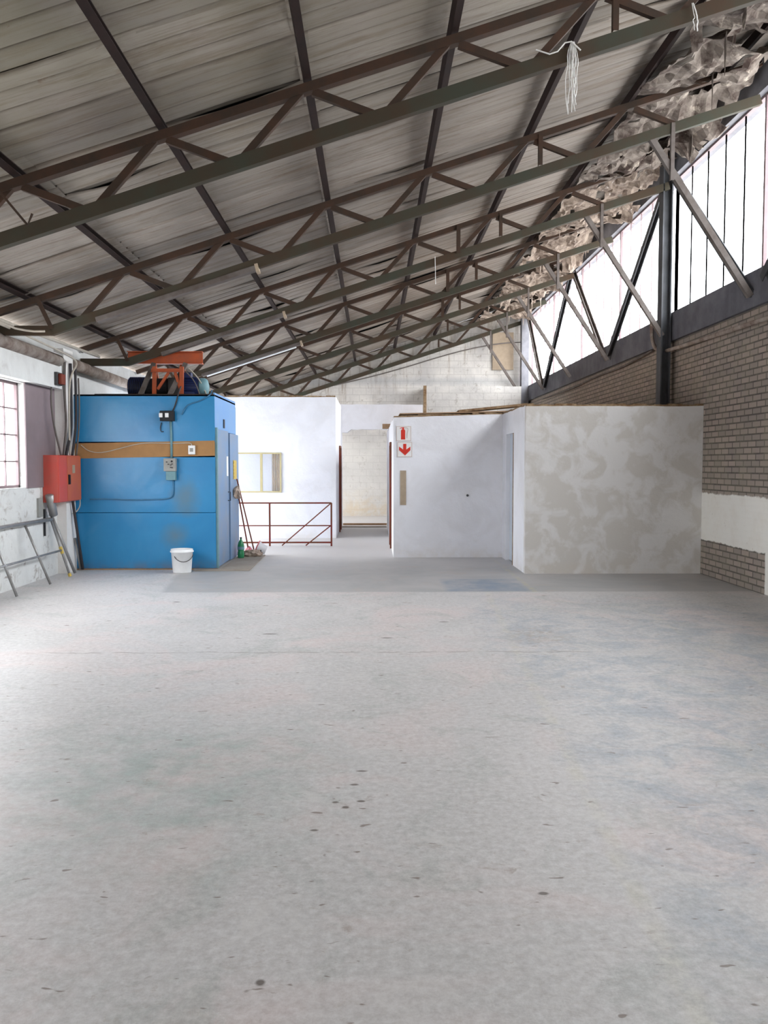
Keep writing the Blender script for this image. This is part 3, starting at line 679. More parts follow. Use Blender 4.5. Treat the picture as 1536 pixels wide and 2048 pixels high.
lattice(((XB, 13.9, zt), (XB, 17.2, zl - 0.1)), 'slanting dark steel brace descending from the far side of the dark post')
lattice(((XB, 20.3, zt + 0.05), (XB, 17.5, zl)), 'pale dusty slanting brace meeting the dark one at the clerestory sill', 'greysteel', 0.09)
lattice(((XB, 20.5, zt + 0.05), (XB, 23.6, zl - 0.15)), 'slanting dark steel brace farthest along the clerestory but one')
lattice(((XB, 26.1, zt), (XB, 23.9, zl)), 'pale slanting brace at the far corner of the clerestory', 'greysteel', 0.09)

# torn lining under the highest roof bay
def rags(i, y0, y1, label):
    bm = new(); nx, ny = 22, 38; G = []
    for a in range(nx + 1):
        row = []
        for b in range(ny + 1):
            u, v = a / nx, b / ny; x = 3.16 + 1.5 * u; y = y0 + (y1 - y0) * v
            p = V(x * 1.2, y * 0.9, i * 3.7)
            n1 = mnoise.noise(p); n2 = mnoise.noise(p * 2.6); n3 = mnoise.noise(p * 6.0)
            drop = 0.05 + (0.16 + 0.36 * u) * max(0, 0.55 + n1 * 0.9 + n2 * 0.45)
            z = rz(x) + 0.06 - drop * (0.35 + 0.65 * math.sin(math.pi * min(1, max(0, v * 1.0)))) + 0.085 * n3 + 0.03 * mnoise.noise(p * 14)
            row.append(bm.verts.new((min(x + 0.10 * n2, 4.68), y + 0.08 * n3, min(z, rz(x) + 0.07))))
        G.append(row)
    for a in range(nx):
        for b in range(ny):
            p = V(a * 0.21, b * 0.16, i * 5.1)
            if mnoise.noise(p) + 0.25 * mnoise.noise(p * 3) > 0.30 and a > 1: continue
            bm.faces.new((G[a][b], G[a+1][b], G[a+1][b+1], G[a][b+1]))
    # hanging tatters
    for q in range(5):
        a = random.randint(5, nx - 2); b = random.randint(2, ny - 3); p = G[a][b].co; L = random.uniform(0.12, 0.42); wv = random.uniform(0.06, 0.16)
        v0 = bm.verts.new(p + V(-wv * 0.3, -wv, 0)); v1 = bm.verts.new(p + V(wv * 0.3, wv, 0.01)); v2 = bm.verts.new(p + V(0.02, wv * 0.6, -L * 0.55)); v3 = bm.verts.new(p + V(-0.01, -wv * 0.2, -L))
        v4 = bm.verts.new(p + V(-0.02, -wv * 0.7, -L * 0.5))
        bm.faces.new((v0, v1, v2)); bm.faces.new((v0, v2, v4)); bm.faces.new((v4, v2, v3))
    bmesh.ops.delete(bm, geom=[v for v in bm.verts if not v.link_faces], context='VERTS')
    o = obj('torn_lining', bm, 'rag', smooth=False); md = o.modifiers.new('thick', 'SOLIDIFY'); md.thickness = 0.006
    if i < 3: o.data.materials[0] = M['rag2']
    tag(o, label, 'torn lining', 'torn roof lining above the clerestory')
Y6 = [4.2] + TY
for i, n_ in enumerate(['torn brown roof lining in the top corner, before the first truss', 'torn brown lining hanging between the first and second trusses', 'torn beige lining hanging between the second and third trusses, by the dark post',
                        'torn beige lining hanging between the third and fourth trusses', 'torn beige lining between the fourth and fifth trusses', 'torn grey lining between the fifth and sixth trusses', 'torn grey lining between the last two trusses']):
    rags(i, Y6[i] + 0.06, Y6[i+1] - 0.06, n_)

# strings hanging from the first truss
def strings(x, Y, n, L, label):
    r = thing('hanging_strings', label, 'string', (x, Y, zb(x) - 0.05))
    for q in range(n):
        bm = new(); dx = random.uniform(-0.05, 0.05); l = L * random.uniform(0.55, 1.0)
        z0 = zb(x) + 0.04; pts = [(x + dx * 0.3, Y - 0.07, z0), (x + dx, Y - 0.085, z0 - 0.1)]
        for s in range(1, 6): pts.append((x + dx + random.uniform(-0.018, 0.018), Y - 0.08 + random.uniform(-0.01, 0.01), z0 - 0.1 - l * s / 5))
        tube(bm, pts, 0.0035 if q else 0.006, 5, 1); obj('strand', bm, 'string', r)
strings(1.66, TY[0], 9, 0.50, 'bunch of white strings hanging from the nearest truss')
strings(2.64, TY[0], 2, 0.16, 'short white string on the nearest truss at the top edge')
bm = new(); tube(bm, [(1.35, TY[0] - 0.08, zb(1.35) + 0.07), (1.50, TY[0] - 0.09, zb(1.5) - 0.03), (1.62, TY[0] - 0.08, zb(1.6) + 0.08), (1.72, TY[0] - 0.09, zb(1.7) - 0.05)], 0.006, 6, 1)
tag(obj('tied_rag', bm, 'string'), 'white string tied round the chord of the nearest truss', 'string')
bm = new(); tube(bm, [(-3.12, TY[0] - 0.1, rz(-3.12) - 0.05), (-2.84, TY[0] - 0.15, rz(-2.84) - 0.47), (-2.80, TY[0] - 0.15, rz(-2.8) - 0.39)], 0.011, 6)
tag(obj('hanging_rod', bm, 'rust'), 'thin bent rusty rod hanging from the nearest truss at the left edge', 'rod')
bm = new()
tube(bm, [(0.98, TY[2] - 0.08, zb(1) + 0.03), (0.99, TY[2] - 0.08, zb(1) - 0.4)], 0.006, 5); tag(obj('hanging_string', bm, 'string'), 'single pale string hanging from the third truss from the camera', 'string')

# ------------------------------------------------------------------ pipes along walls
def pipe(name, pts, r, mat, label, cat='pipe', n=8, sm=0): 
    bm = new(); tube(bm, pts, r, n, sm); return tag(obj(name, bm, mat, smooth=True), label, cat)
pipe('eave_pipe', [(XL + 0.12, 4.0, 3.14), (XL + 0.12, 8.0, 3.13), (XL + 0.12, 12.4, 3.10)], 0.085, 'pipe', 'fat stained pipe along the top of the left wall', n=14)
pipe('eave_pipe', [(XL + 0.12, 12.98, 3.12), (XL + 0.12, 16.6, 3.08)], 0.085, 'pipe', 'fat stained pipe along the left wall above the blue enclosure', n=14)
pipe('thin_conduit', [(XL + 0.25, 5.0, 3.34), (XL + 0.30, 10.6, 3.29), (XL + 0.42, 13.3, 3.27)], 0.022, 'cableW', 'thin pale conduit above the fat pipe on the left wall')
pipe('white_cable', [(XL + 0.25, 6.0, 3.30), (XL + 0.25, 10.2, 3.27), (XL + 0.28, 12.0, 3.19), (XL + 0.27, 12.6, 3.16), (XL + 0.26, 12.8, 3.1), (XL + 0.20, 12.7, 2.95), (XL + 0.19, 12.6, 2.7), (XL + 0.18, 12.62, 1.75)], 0.014, 'cableW', 'off-white cable running along the left wall and down to the red cabinet', 'cable', 7, 2)
pipe('white_cable', [(XL + 0.3, 8.5, 3.34), (XL + 0.32, 10.3, 3.24), (XL + 0.55, 10.35, 3.2), (-3.95, 10.4, 3.21)], 0.013, 'cableW', 'off-white cable crossing level to the second truss at the left wall', 'cable', 7, 1)
cabs = [((XL + 0.10, 12.3, 3.0), (XL + 0.10, 12.12, 2.6), (XL + 0.12, 12.15, 2.2), (XL + 0.15, 12.35, 1.74), 0.014, 'cable', 'grey cable bowing out farthest toward the window above the red cabinet'),
        ((XL + 0.17, 12.75, 3.1), (XL + 0.18, 12.72, 2.5), (XL + 0.18, 12.7, 2.1), (XL + 0.17, 12.5, 1.74), 0.022, 'cableD', 'dark cable dropping straight into the middle of the red cabinet'),
        ((XL + 0.16, 12.55, 3.1), (XL + 0.16, 12.5, 2.6), (XL + 0.17, 12.55, 2.2), (XL + 0.16, 12.42, 1.74), 0.018, 'cable', 'grey cable between the bowed cable and the dark cable over the red cabinet'),
        ((XL + 0.20, 12.86, 3.05), (XL + 0.21, 12.84, 2.6), (XL + 0.20, 12.86, 2.2), (XL + 0.18, 12.72, 1.74), 0.020, 'cableD', 'thick dark cable beside the edge of the blue enclosure'),
        ((XL + 0.23, 12.90, 2.9), (XL + 0.24, 12.9, 2.5), (XL + 0.235, 12.86, 2.1), (XL + 0.2, 12.84, 1.74), 0.013, 'cable', 'thin grey cable closest to the blue enclosure corner')]
for a, b, c, d, r_, m_, l_ in cabs:
    pipe('electrical_cable', [a, b, c, d], r_, m_, l_, 'cable', 7, 2)
pipe('bent_conduit', [(XR - 0.10, 6.0, 3.30), (XR - 0.10, 10.4, 3.36), (XR - 0.10, 13.3, 3.42), (XR - 0.12, 13.95, 3.44), (XR - 0.12, 14.4, 3.60), (XR - 0.10, 14.55, 4.1)], 0.032, 'pipe', 'grey conduit along the brick wall bending up behind the dark post', 'pipe', 8, 2)
pipe('sagging_cable', [(XR - 0.06, 14.6, 3.55), (XR - 0.05, 16.5, 3.46), (XR - 0.05, 18.2, 3.50), (XR - 0.05, 20.5, 3.42), (XR - 0.06, 24.0, 3.46)], 0.02, 'greysteel', 'grey cable sagging along the brick wall beyond the dark post', 'cable', 6, 2)

# ------------------------------------------------------------------ blue enclosure
BX0, BX1, BY0, BY1 = -4.525, -2.40, 12.98, 14.92
r = thing('blue_enclosure', 'tall blue sheet metal enclosure with a plywood strip in the left corner', 'enclosure', ((BX0+BX1)/2, (BY0+BY1)/2, 0))
zj = [0.02, 0.875, 1.70]
bm = new(); box(bm, BX0, BX1, BY0, BY0 + 0.03, 0.02, 0.872); obj('front_panel', bm, 'blue', r, bevel=0.004)
bm = new(); box(bm, BX0, BX1, BY0, BY0 + 0.03, 0.878, 1.72); obj('front_panel', bm, 'blue', r, bevel=0.004)
bm = new()
vs = box(bm, BX0, BX1, BY0, BY0 + 0.03, 1.95, 2.665); obj('front_panel', bm, 'blue', r, bevel=0.004)
bm = new(); vs = box(bm, BX0, BX1 - 0.005, BY0 - 0.012, BY0 + 0.02, 1.725, 1.955)
for v in vs:
    v.co.z += 0.015 if v.co.x > -3 else -0.028
obj('plywood_strip', bm, 'ply', r)
bm = new(); box(bm, BX1 - 0.03, BX1, BY0 + 0.03, BY1, 2.13, 2.70)
for v in bm.verts: pass
obj('side_panel', bm, 'lightblue', r, bevel=0.01)
bm = new(); box(bm, BX0, BX0 + 0.03, BY0 + 0.03, BY1, 0.02, 2.6); obj('side_panel', bm, 'blue', r)
bm = new(); box(bm, BX0, BX1, BY1, BY1 + 0.03, 0.02, 2.6); obj('back_panel', bm, 'blue', r)
bm = new(); box(bm, BX0, BX1, BY0, BY1, 2.64, 2.665); obj('lid', bm, 'darkgrey', r)
bm = new(); box(bm, BX1 - 0.005, BX1 + 0.03, BY0 + 0.02, BY0 + 0.09, 0.02, 2.17); obj('door_frame', bm, 'teal', r)
bm = new(); box(bm, BX1 - 0.01, BX1 + 0.025, BY0 + 0.10, 14.04, 0.03, 2.15); d1 = obj('door', bm, 'doorblue', r, bevel=0.006)
bm = new(); box(bm, BX1 - 0.01, BX1 + 0.045, 14.07, BY1 + 0.02, 0.03, 2.12); d2 = obj('door', bm, 'doorblue', r, bevel=0.006)
bm = new(); box(bm, BX1 + 0.025, BX1 + 0.032, 13.82, 13.96, 1.42, 1.74); obj('lock_plate', bm, 'white', d1)
bm = new(); tube(bm, [(BX1 + 0.03, 13.92, 1.02), (BX1 + 0.07, 13.92, 1.02), (BX1 + 0.07, 13.92, 1.16), (BX1 + 0.03, 13.92, 1.16)], 0.008, 6); obj('door_handle', bm, 'darkgrey', d1)
bm = new(); box(bm, BX1 + 0.045, BX1 + 0.055, 14.36, 14.66, 1.36, 1.68); 
for q in range(5): box(bm, BX1 + 0.055, BX1 + 0.06, 14.37, 14.65, 1.38 + q * 0.06, 1.415 + q * 0.06)
obj('notice_strip', bm, 'yellow', d2)
bm = new(); box(bm, BX1 - 0.01, BX1 + 0.012, 13.70, 13.80, 2.19, 2.33); obj('keyhole_slot', bm, 'black', r)
bm = new(); box(bm, BX0, BX1 + 0.02, BY0 - 0.01, BY0 + 0.02, 0, 0.02); obj('base_rail', bm, 'wood', r)
bm = new(); lathe(bm, [(0.04, 0), (0.055, 0.05), (0.05, 0.15), (0.02, 0.22)], (BX1 + 0.1, 14.38, 1.03), 9)
for v in bm.verts: v.co += V(mnoise.noise(v.co * 14) * 0.04, mnoise.noise(v.co * 11 + V(5, 0, 0)) * 0.12, 0)
tag(obj('cloth_bundle', bm, 'cloth'), 'grimy cloth bundle hanging on the door of the blue enclosure', 'cloth')

# fittings on the front
r = thing('socket_box', 'small black box with two white sockets high on the blue front', 'electrical box', (-3.105, BY0, 2.26))
bm = new(); box(bm, -3.21, -3.0, BY0 - 0.09, BY0, 2.262, 2.415); obj('box_body', bm, 'black', r, bevel=0.006)
for xx in (-3.215, -3.125):
    bm = new(); box(bm, xx, xx + 0.052, BY0 - 0.112, BY0 - 0.088, 2.315, 2.38); obj('socket', bm, 'white', r, bevel=0.004)
r = thing('switch_box', 'grey and teal switch box below the plywood strip', 'electrical box', (-3.07, BY0, 1.32))
bm = new(); box(bm, -3.16, -2.98, BY0 - 0.10, BY0 - 0.0, 1.505, 1.70); sb = obj('upper_case', bm, 'greybox', r, bevel=0.006)
bm = new(); box(bm, -3.13, -2.985, BY0 - 0.09, BY0 - 0.0, 1.37, 1.503); obj('lower_case', bm, 'teal', r, bevel=0.006)
bm = new(); lathe(bm, [(0.014, 0), (0.014, -0.012)], (-3.035, BY0 - 0.10, 1.655), 12, 'Y'); obj('knob', bm, 'black', sb)
bm = new()
for (a, b) in ((-3.11, 1.645), (-3.085, 1.61), (-3.05, 1.60), (-3.03, 1.615), (-3.05, 1.565), (-3.03, 1.56)): box(bm, a - 0.013, a + 0.013, BY0 - 0.104, BY0 - 0.099, b - 0.008, b + 0.008)
obj('marking', bm, 'darkgrey', sb)
r = thing('isolator_switch', 'small white isolator switch on the plywood strip', 'switch', (-2.74, BY0, 1.76))
bm = new(); box(bm, -2.795, -2.695, BY0 - 0.06, BY0 - 0.012, 1.76, 1.895); obj('case', bm, 'white', r, bevel=0.006)
bm = new(); box(bm, -2.77, -2.72, BY0 - 0.066, BY0 - 0.06, 1.80, 1.855); obj('rocker', bm, 'greybox', r)
yc = BY0 - 0.02
pipe('wavy_white_cable', [(-2.745, yc - 0.01, 1.89), (-2.75, yc - 0.01, 1.925), (-2.80, yc - 0.01, 1.935), (-3.0, yc, 1.925), (-3.15, yc, 1.93), (-3.5, yc - 0.01, 1.935), (-3.8, yc, 1.86), (-4.1, yc, 1.78), (-4.3, yc, 1.80), (-4.42, yc, 1.90)], 0.007, 'cableW', 'thin off-white cable waving along the plywood strip', 'cable', 6, 2)
pipe('front_conduit', [(-3.055, yc, 1.70), (-3.055, yc, 2.0), (-3.06, yc, 2.26)], 0.018, 'teal', 'blue-grey conduit between the socket box and the switch box', 'pipe')
pipe('front_cable', [(-3.035, yc, 1.37), (-3.035, yc, 1.2), (-3.05, yc, 1.12), (-3.12, yc, 1.085), (-3.4, yc, 1.075), (-3.7, yc, 1.07), (-4.0, yc, 1.085), (-4.3, yc, 1.08)], 0.011, 'bluecab', 'blue cable from the switch box bending left across the blue front', 'cable', 6, 2)
pipe('top_cable', [(-3.03, yc, 2.41), (-2.98, yc, 2.52), (-2.93, yc - 0.02, 2.70), (-2.95, BY0 + 0.2, 2.80)], 0.012, 'cableD', 'dark cable from the socket box up over the edge of the blue enclosure', 'cable', 6, 1)
pipe('top_cable', [(-2.89, yc, 2.36), (-2.84, yc, 2.46), (-2.78, yc, 2.52), (-2.62, yc, 2.56), (-2.45, yc, 2.66), (-2.46, BY0 + 0.12, 2.74)], 0.010, 'bluecab', 'loose cable looping down the top right corner of the blue front', 'cable', 6, 1)
pipe('loose_wire', [(-3.2, yc, 2.24), (-3.22, yc, 2.16), (-3.21, yc, 2.10), (-3.17, yc, 2.105)], 0.007, 'cableD', 'short loose wire dangling below the socket box', 'cable', 6, 1)

# ------------------------------------------------------------------ hoist machine on top
ZT = 2.665
r = thing('hoist_gantry', 'orange steel hoist frame with a long beam on top of the blue enclosure', 'hoist frame', (-3.4, 13.7, ZT))
bm = new(); bar(bm, (-3.97, 13.95, 3.335), (-2.76, 13.95, 3.335), 0.12, 0.20, 'I', 0.014); obj('beam', bm, 'orange', r)
for (xa, xb, yy) in ((-3.66, -3.53, 13.50), (-3.20, -3.02, 13.50), (-3.55, -3.53, 14.3), (-3.06, -3.08, 14.3)):
    bm = new(); bar(bm, (xa, yy, ZT + 0.03), (xb, 13.86, 3.23), 0.07, 0.05, 'L', 0.01, up=(0, 1, 0)); obj('leg', bm, 'orange' if yy > 14 else 'greysteel', r)
for xx in (-3.47, -3.04):
    bm = new(); bar(bm, (xx, 13.62, ZT + 0.03), (xx, 13.66, 3.16), 0.06, 0.05, 'L', 0.01, up=(0, 1, 0)); obj('leg', bm, 'orange', r)
bm = new(); bar(bm, (-3.52, 13.62, 3.10), (-3.05, 13.62, 3.10), 0.05, 0.06, 'L', 0.01); obj('crossbar', bm, 'orange', r)
bm = new(); bar(bm, (-3.42, 13.64, 2.80), (-3.24, 13.64, 3.07), 0.04, 0.04, 'L', 0.008, up=(0, 1, 0)); obj('strut', bm, 'orange', r)
bm = new(); bar(bm, (-3.06, 13.64, 2.80), (-3.14, 13.64, 3.07), 0.04, 0.04, 'L', 0.008, up=(0, 1, 0)); obj('strut', bm, 'orange', r)
bm = new(); bar(bm, (-4.3, 13.3, ZT + 0.015), (-2.5, 13.3, ZT + 0.015), 0.08, 0.035, 'C', 0.008); bar(bm, (-4.3, 14.4, ZT + 0.015), (-2.5, 14.4, ZT + 0.015), 0.08, 0.035, 'C', 0.008); obj('base_channel', bm, 'rust', r)
r = thing('hoist_drum', 'dark ribbed drum inside the orange hoist frame', 'machine', (-3.6, 13.95, ZT))
bm = new(); lathe(bm, [(0.05, -0.01), (0.15, 0.0), (0.165, 0.02), (0.165, 0.24), (0.15, 0.26), (0.15, 0.62), (0.13, 0.64)], (-3.95, 13.95, ZT + 0.19), 24, 'X'); obj('casing', bm, 'black', r, smooth=False)
bm = new()
for q in range(9): lathe(bm, [(0.152, 0), (0.172, 0), (0.172, 0.01), (0.152, 0.01)], (-3.93 + q * 0.03, 13.95, ZT + 0.19), 20, 'X', False)
obj('cooling_fins', bm, 'navy', r)
r = thing('gearbox', 'greenish grey gearbox between the legs of the hoist frame', 'machine', (-3.2, 13.95, ZT))
bm = new(); box(bm, -3.30, -3.09, 13.80, 14.12, ZT + 0.03, ZT + 0.34); lathe(bm, [(0.12, 0), (0.13, 0.02), (0.13, 0.16), (0.08, 0.2)], (-3.25, 13.95, ZT + 0.22), 20, 'X'); obj('housing', bm, 'darkgrey', r, bevel=0.015)
bm = new(); lathe(bm, [(0.03, 0), (0.04, 0.02), (0.04, 0.06), (0.02, 0.08)], (-3.2, 13.95, ZT + 0.34), 12); obj('filler_cap', bm, 'wood', r)
r = thing('electric_motor', 'navy blue electric motor with cooling slots beside the orange frame', 'motor', (-2.9, 13.9, ZT))
bm = new(); lathe(bm, [(0.10, -0.01), (0.145, 0), (0.15, 0.04), (0.15, 0.27), (0.14, 0.28)], (-3.08, 13.9, ZT + 0.19), 26, 'X'); box(bm, -3.02, -2.86, 13.74, 14.06, ZT + 0.02, ZT + 0.10); obj('casing', bm, 'navy', r)
bm = new()
for q in range(14):
    a = math.pi * (0.55 + 0.9 * q / 13)
    c, s = math.cos(a), math.sin(a)
    bar(bm, (-3.05, 13.9 + 0.152 * c, ZT + 0.19 + 0.152 * s), (-2.84, 13.9 + 0.152 * c, ZT + 0.19 + 0.152 * s), 0.008, 0.03, 'box', up=(0, c, s))
obj('cooling_ribs', bm, 'navy', r)
bm = new(); box(bm, -3.04, -2.92, 13.78, 13.92, ZT + 0.33, ZT + 0.42); obj('terminal_box', bm, 'navy', r, bevel=0.006)
bm = new(); lathe(bm, [(0.15, 0), (0.155, 0.02), (0.15, 0.08), (0.12, 0.12), (0.06, 0.14)], (-2.80, 13.9, ZT + 0.19), 26, 'X'); obj('fan_cover', bm, 'teal', r, smooth=True)
for q, (a, b) in enumerate((((-3.0, 13.7, 3.10), (-2.76, 13.7, 2.70)), ((-2.95, 13.75, 3.15), (-2.66, 13.8, 2.69)))):
    pipe('motor_cable', [a, (a[0] * 0.5 + b[0] * 0.5 + 0.03, a[1], (a[2] + b[2]) / 2 + 0.05), b], 0.009, 'cableW' if q else 'cable', ('grey' if not q else 'pale') + ' cable drooping over the blue motor', 'cable', 6, 2)

# ------------------------------------------------------------------ red cabinet
r = thing('red_cabinet', 'faded red electrical cabinet on the left wall beside the blue enclosure', 'cabinet', (-4.5, 12.45, 1.07))
bm = new(); box(bm, XL + 0.003, -4.43, 12.02, 12.93, 1.07, 1.74); obj('cabinet_body', bm, 'redbox', r, bevel=0.006)
bm = new(); box(bm, -4.43, -4.415, 12.36, 12.92, 1.08, 1.73); d = obj('door', bm, 'reddoor', r, bevel=0.004)
bm = new(); box(bm, -4.43, -4.417, 12.03, 12.35, 1.08, 1.73); obj('fixed_panel', bm, 'redbox', r, bevel=0.004)
bm = new(); box(bm, -4.415, -4.395, 12.38, 12.43, 1.32, 1.46); obj('latch', bm, 'black', d)
bm = new(); box(bm, -4.415, -4.411, 12.55, 12.66, 1.48, 1.60); obj('sticker', bm, 'tape', d)
pipe('cabinet_cable', [(-4.43, 12.9, 1.10), (-4.42, 12.88, 0.98), (-4.45, 12.8, 0.90), (-4.48, 12.72, 0.88)], 0.009, 'cableW', 'short pale cable curling below the red cabinet', 'cable', 6, 2)
r = thing('alarm_box', 'small rusty red box high on the left wall above the mauve board', 'electrical box', (XL + 0.15, 12.3, 2.72))
bm = new(); box(bm, XL + 0.13, XL + 0.17, 12.2, 12.42, 2.74, 2.92); obj('back_plate', bm, 'darkgrey', r)
bm = new(); box(bm, XL + 0.17, XL + 0.22, 12.24, 12.40, 2.75, 2.90); obj('case', bm, 'redox', r, bevel=0.01)

# ------------------------------------------------------------------ leaning grey frame and poles
r = thing('leaning_railing', 'grey tubular metal frame leaning against the left wall', 'metal frame', (-4.33, 11.0, 0))
def lp(y, t): return (-4.31 + (-4.58 + 4.31) * t, y, 0.012 + (0.83 - 0.012) * t)
for (ya, yb_) in ((9.2, 9.1), (10.27, 10.2), (11.34, 11.2), (12.09, 12.12)):
    bm = new(); tube(bm, [lp(ya, 0), lp(yb_, 1)], 0.017, 8); obj('upright', bm, 'alu', r, smooth=True)
bm = new(); tube(bm, [lp(8.6, 1.0), lp(12.14, 1.0)], 0.027, 10); obj('top_rail', bm, 'alu', r, smooth=True)
bm = new(); tube(bm, [lp(8.6, 0.46), lp(12.12, 0.46)], 0.016, 8); obj('middle_rail', bm, 'alu', r, smooth=True)
bm = new(); tube(bm, [lp(12.10, 0.40), lp(12.11, 0.52)], 0.023, 8); obj('tape_wrap', bm, 'yellow', r)
bm = new(); tube(bm, [lp(12.09, 0.005), lp(12.09, 0.06)], 0.023, 8); obj('foot_cap', bm, 'yellow', r)
pipe('leaning_pole', [(-4.37, 12.45, 0.02), (-4.60, 12.18, 0.90)], 0.022, 'alu', 'grey pole leaning just behind the grey frame', 'pole')
pipe('leaning_pole', [(-4.40, 12.88, 0.02), (-4.47, 12.70, 1.06)], 0.02, 'cableD', 'dark pole leaning under the red cabinet', 'pole')
pipe('leaning_pole', [(-4.44, 12.90, 0.02), (-4.49, 12.82, 0.5)], 0.02, 'alu', 'short grey pole standing in the corner by the blue enclosure', 'pole')
bm = new(); lathe(bm, [(0.035, 0), (0.058, 0.01), (0.058, 0.33), (0.035, 0.34)], (0, 0, 0), 16)
bmesh.ops.rotate(bm, verts=bm.verts, cent=(0, 0, 0), matrix=Matrix.Rotation(R(26), 3, 'X')); bmesh.ops.translate(bm, verts=bm.verts, vec=(-4.55, 12.15, 0.88))
tag(obj('grey_roll', bm, 'alu', smooth=True), 'fat grey roll propped on top of the leaning grey frame', 'roll')
bm = new(); tube(bm, [(XL + 0.02, 12.02, 0.98), (XL + 0.02, 12.02, 0.60)], 0.014, 8)
tag(obj('black_pipe', bm, 'black'), 'short black pipe fixed upright on the left wall behind the grey frame', 'pipe')
bm = new(); box(bm, XL, XL + 0.03, 11.8, 11.95, 0.88, 1.14); tag(obj('wall_socket', bm, 'greybox'), 'small dark grey plate on the left wall behind the grey roll', 'plate')

# ------------------------------------------------------------------ bucket
r = thing('bucket', 'white plastic bucket in front of the blue enclosure', 'bucket', (-2.85, 12.66, 0))
bx, by = -2.85, 12.66
bm = new(); lathe(bm, [(0.001, 0.0), (0.130, 0.0), (0.135, 0.012), (0.158, 0.30), (0.172, 0.305), (0.172, 0.325), (0.160, 0.33), (0.165, 0.35), (0.158, 0.352), (0.128, 0.02), (0.001, 0.018)], (bx, by, 0), 36, 'Z', False)
obj('bucket_body', bm, 'white', r, smooth=True)
bm = new(); pts = []
for i in range(13):
    a = math.pi * i / 12; pts.append((bx - 0.165 * math.cos(a) * 0.86 + 0.03, by - 0.16 * math.sin(a) - 0.03, 0.30 - 0.12 * math.sin(a) * 1.0 + (-0.03 * math.cos(a + math.pi))))
tube(bm, pts, 0.006, 6); obj('bucket_handle', bm, 'darkgrey', r)

# ------------------------------------------------------------------ board, brooms, bottle, bag
bm = new()
A = [(-2.72, 12.80), (-1.87, 12.82), (-1.90, 14.95), (-2.33, 14.95), (-2.33, 12.94), (-2.72, 12.94)]
lo = [bm.verts.new((x, y, 0.002)) for x, y in A]; hi = [bm.verts.new((x, y, 0.02)) for x, y in A]
for i in range(6): bm.faces.new((lo[i], lo[(i+1) % 6], hi[(i+1) % 6], hi[i]))
bm.faces.new(hi); bm.faces.new(lo[::-1])
tag(obj('floor_board', bm, 'board'), 'thin grey-brown board lying on the floor at the doors of the blue enclosure', 'board')
r = thing('broom', 'broom with a long red handle leaning on the blue enclosure door, taller one', 'broom', (-2.08, 14.9, 0.0))
bm = new(); tube(bm, [(-2.09, 14.90, 0.10), (-2.335, 14.62, 1.36)], 0.012, 8); obj('handle', bm, 'redox', r)
bm = new(); box(bm, -2.16, -1.96, 14.86, 14.92, 0.07, 0.11); obj('head', bm, 'darkgrey', r, bevel=0.008)
bm = new(); vs = box(bm, -2.17, -1.94, 14.855, 14.925, 0.005, 0.07); obj('bristles', bm, 'cloth', r)
r = thing('mop', 'shorter red-handled mop leaning behind the green bottle', 'mop', (-2.2, 15.0, 0.0))
bm = new(); tube(bm, [(-2.21, 15.02, 0.12), (-2.34, 14.86, 1.02)], 0.013, 8); obj('handle', bm, 'redox', r)
bm = new(); lathe(bm, [(0.10, 0.0), (0.09, 0.05), (0.05, 0.12), (0.02, 0.16)], (-2.20, 15.03, 0.004), 14)
for v in bm.verts: v.co += V(mnoise.noise(v.co * 20) * 0.03, mnoise.noise(v.co * 17 + V(3, 1, 2)) * 0.03, 0)
obj('mop_head', bm, 'redcloth', r)
r = thing('green_bottle', 'green plastic bottle standing by the blue enclosure doors', 'bottle', (-2.25, 14.45, 0.02))
bm = new(); lathe(bm, [(0.001, 0), (0.05, 0.0), (0.056, 0.02), (0.056, 0.10), (0.050, 0.12), (0.056, 0.14), (0.056, 0.21), (0.045, 0.26), (0.018, 0.31), (0.016, 0.335)], (-2.25, 14.45, 0.021), 20); obj('bottle_body', bm, 'bottle', r, smooth=True)
bm = new(); lathe(bm, [(0.02, 0), (0.02, 0.025)], (-2.25, 14.45, 0.35), 12); obj('bottle_cap', bm, 'darkgrey', r)
bm = new(); lathe(bm, [(0.0575, 0.0), (0.0575, 0.05)], (-2.25, 14.45, 0.165), 20, 'Z', False); obj('bottle_label', bm, 'teal', r)
r = thing('dust_pail', 'tipped red and clear plastic tub on the floor by the brooms', 'tub', (-1.97, 15.1, 0))
bm = new(); lathe(bm, [(0.001, 0), (0.075, 0.0), (0.105, 0.16), (0.113, 0.165), (0.10, 0.16), (0.07, 0.01)], (0, 0, 0), 20, 'Z', False)
bmesh.ops.rotate(bm, verts=bm.verts, cent=(0, 0, 0), matrix=Matrix.Rotation(R(-66), 3, 'Y')); bmesh.ops.translate(bm, verts=bm.verts, vec=(-1.90, 15.05, 0.085)); obj('tub_body', bm, 'clear', r, smooth=True)
bm = new(); lathe(bm, [(0.10, 0), (0.118, 0.0), (0.118, 0.02), (0.10, 0.02)], (0, 0, 0.155), 20, 'Z', False)
bmesh.ops.rotate(bm, verts=bm.verts, cent=(0, 0, 0), matrix=Matrix.Rotation(R(-66), 3, 'Y')); bmesh.ops.translate(bm, verts=bm.verts, vec=(-1.90, 15.05, 0.085)); obj('rim', bm, 'redcloth', r)
bm = new(); bmesh.ops.create_icosphere(bm, subdivisions=3, radius=1)
for v in bm.verts: v.co = V(v.co.x * 0.16, v.co.y * 0.10, max(v.co.z, -0.6) * 0.07) * (1 + 0.5 * mnoise.noise(v.co * 3.2)) + V(-2.10, 14.72, 0.06)
tag(obj('rag_heap', bm, 'cloth'), 'crumpled grimy rag at the foot of the brooms', 'rag')

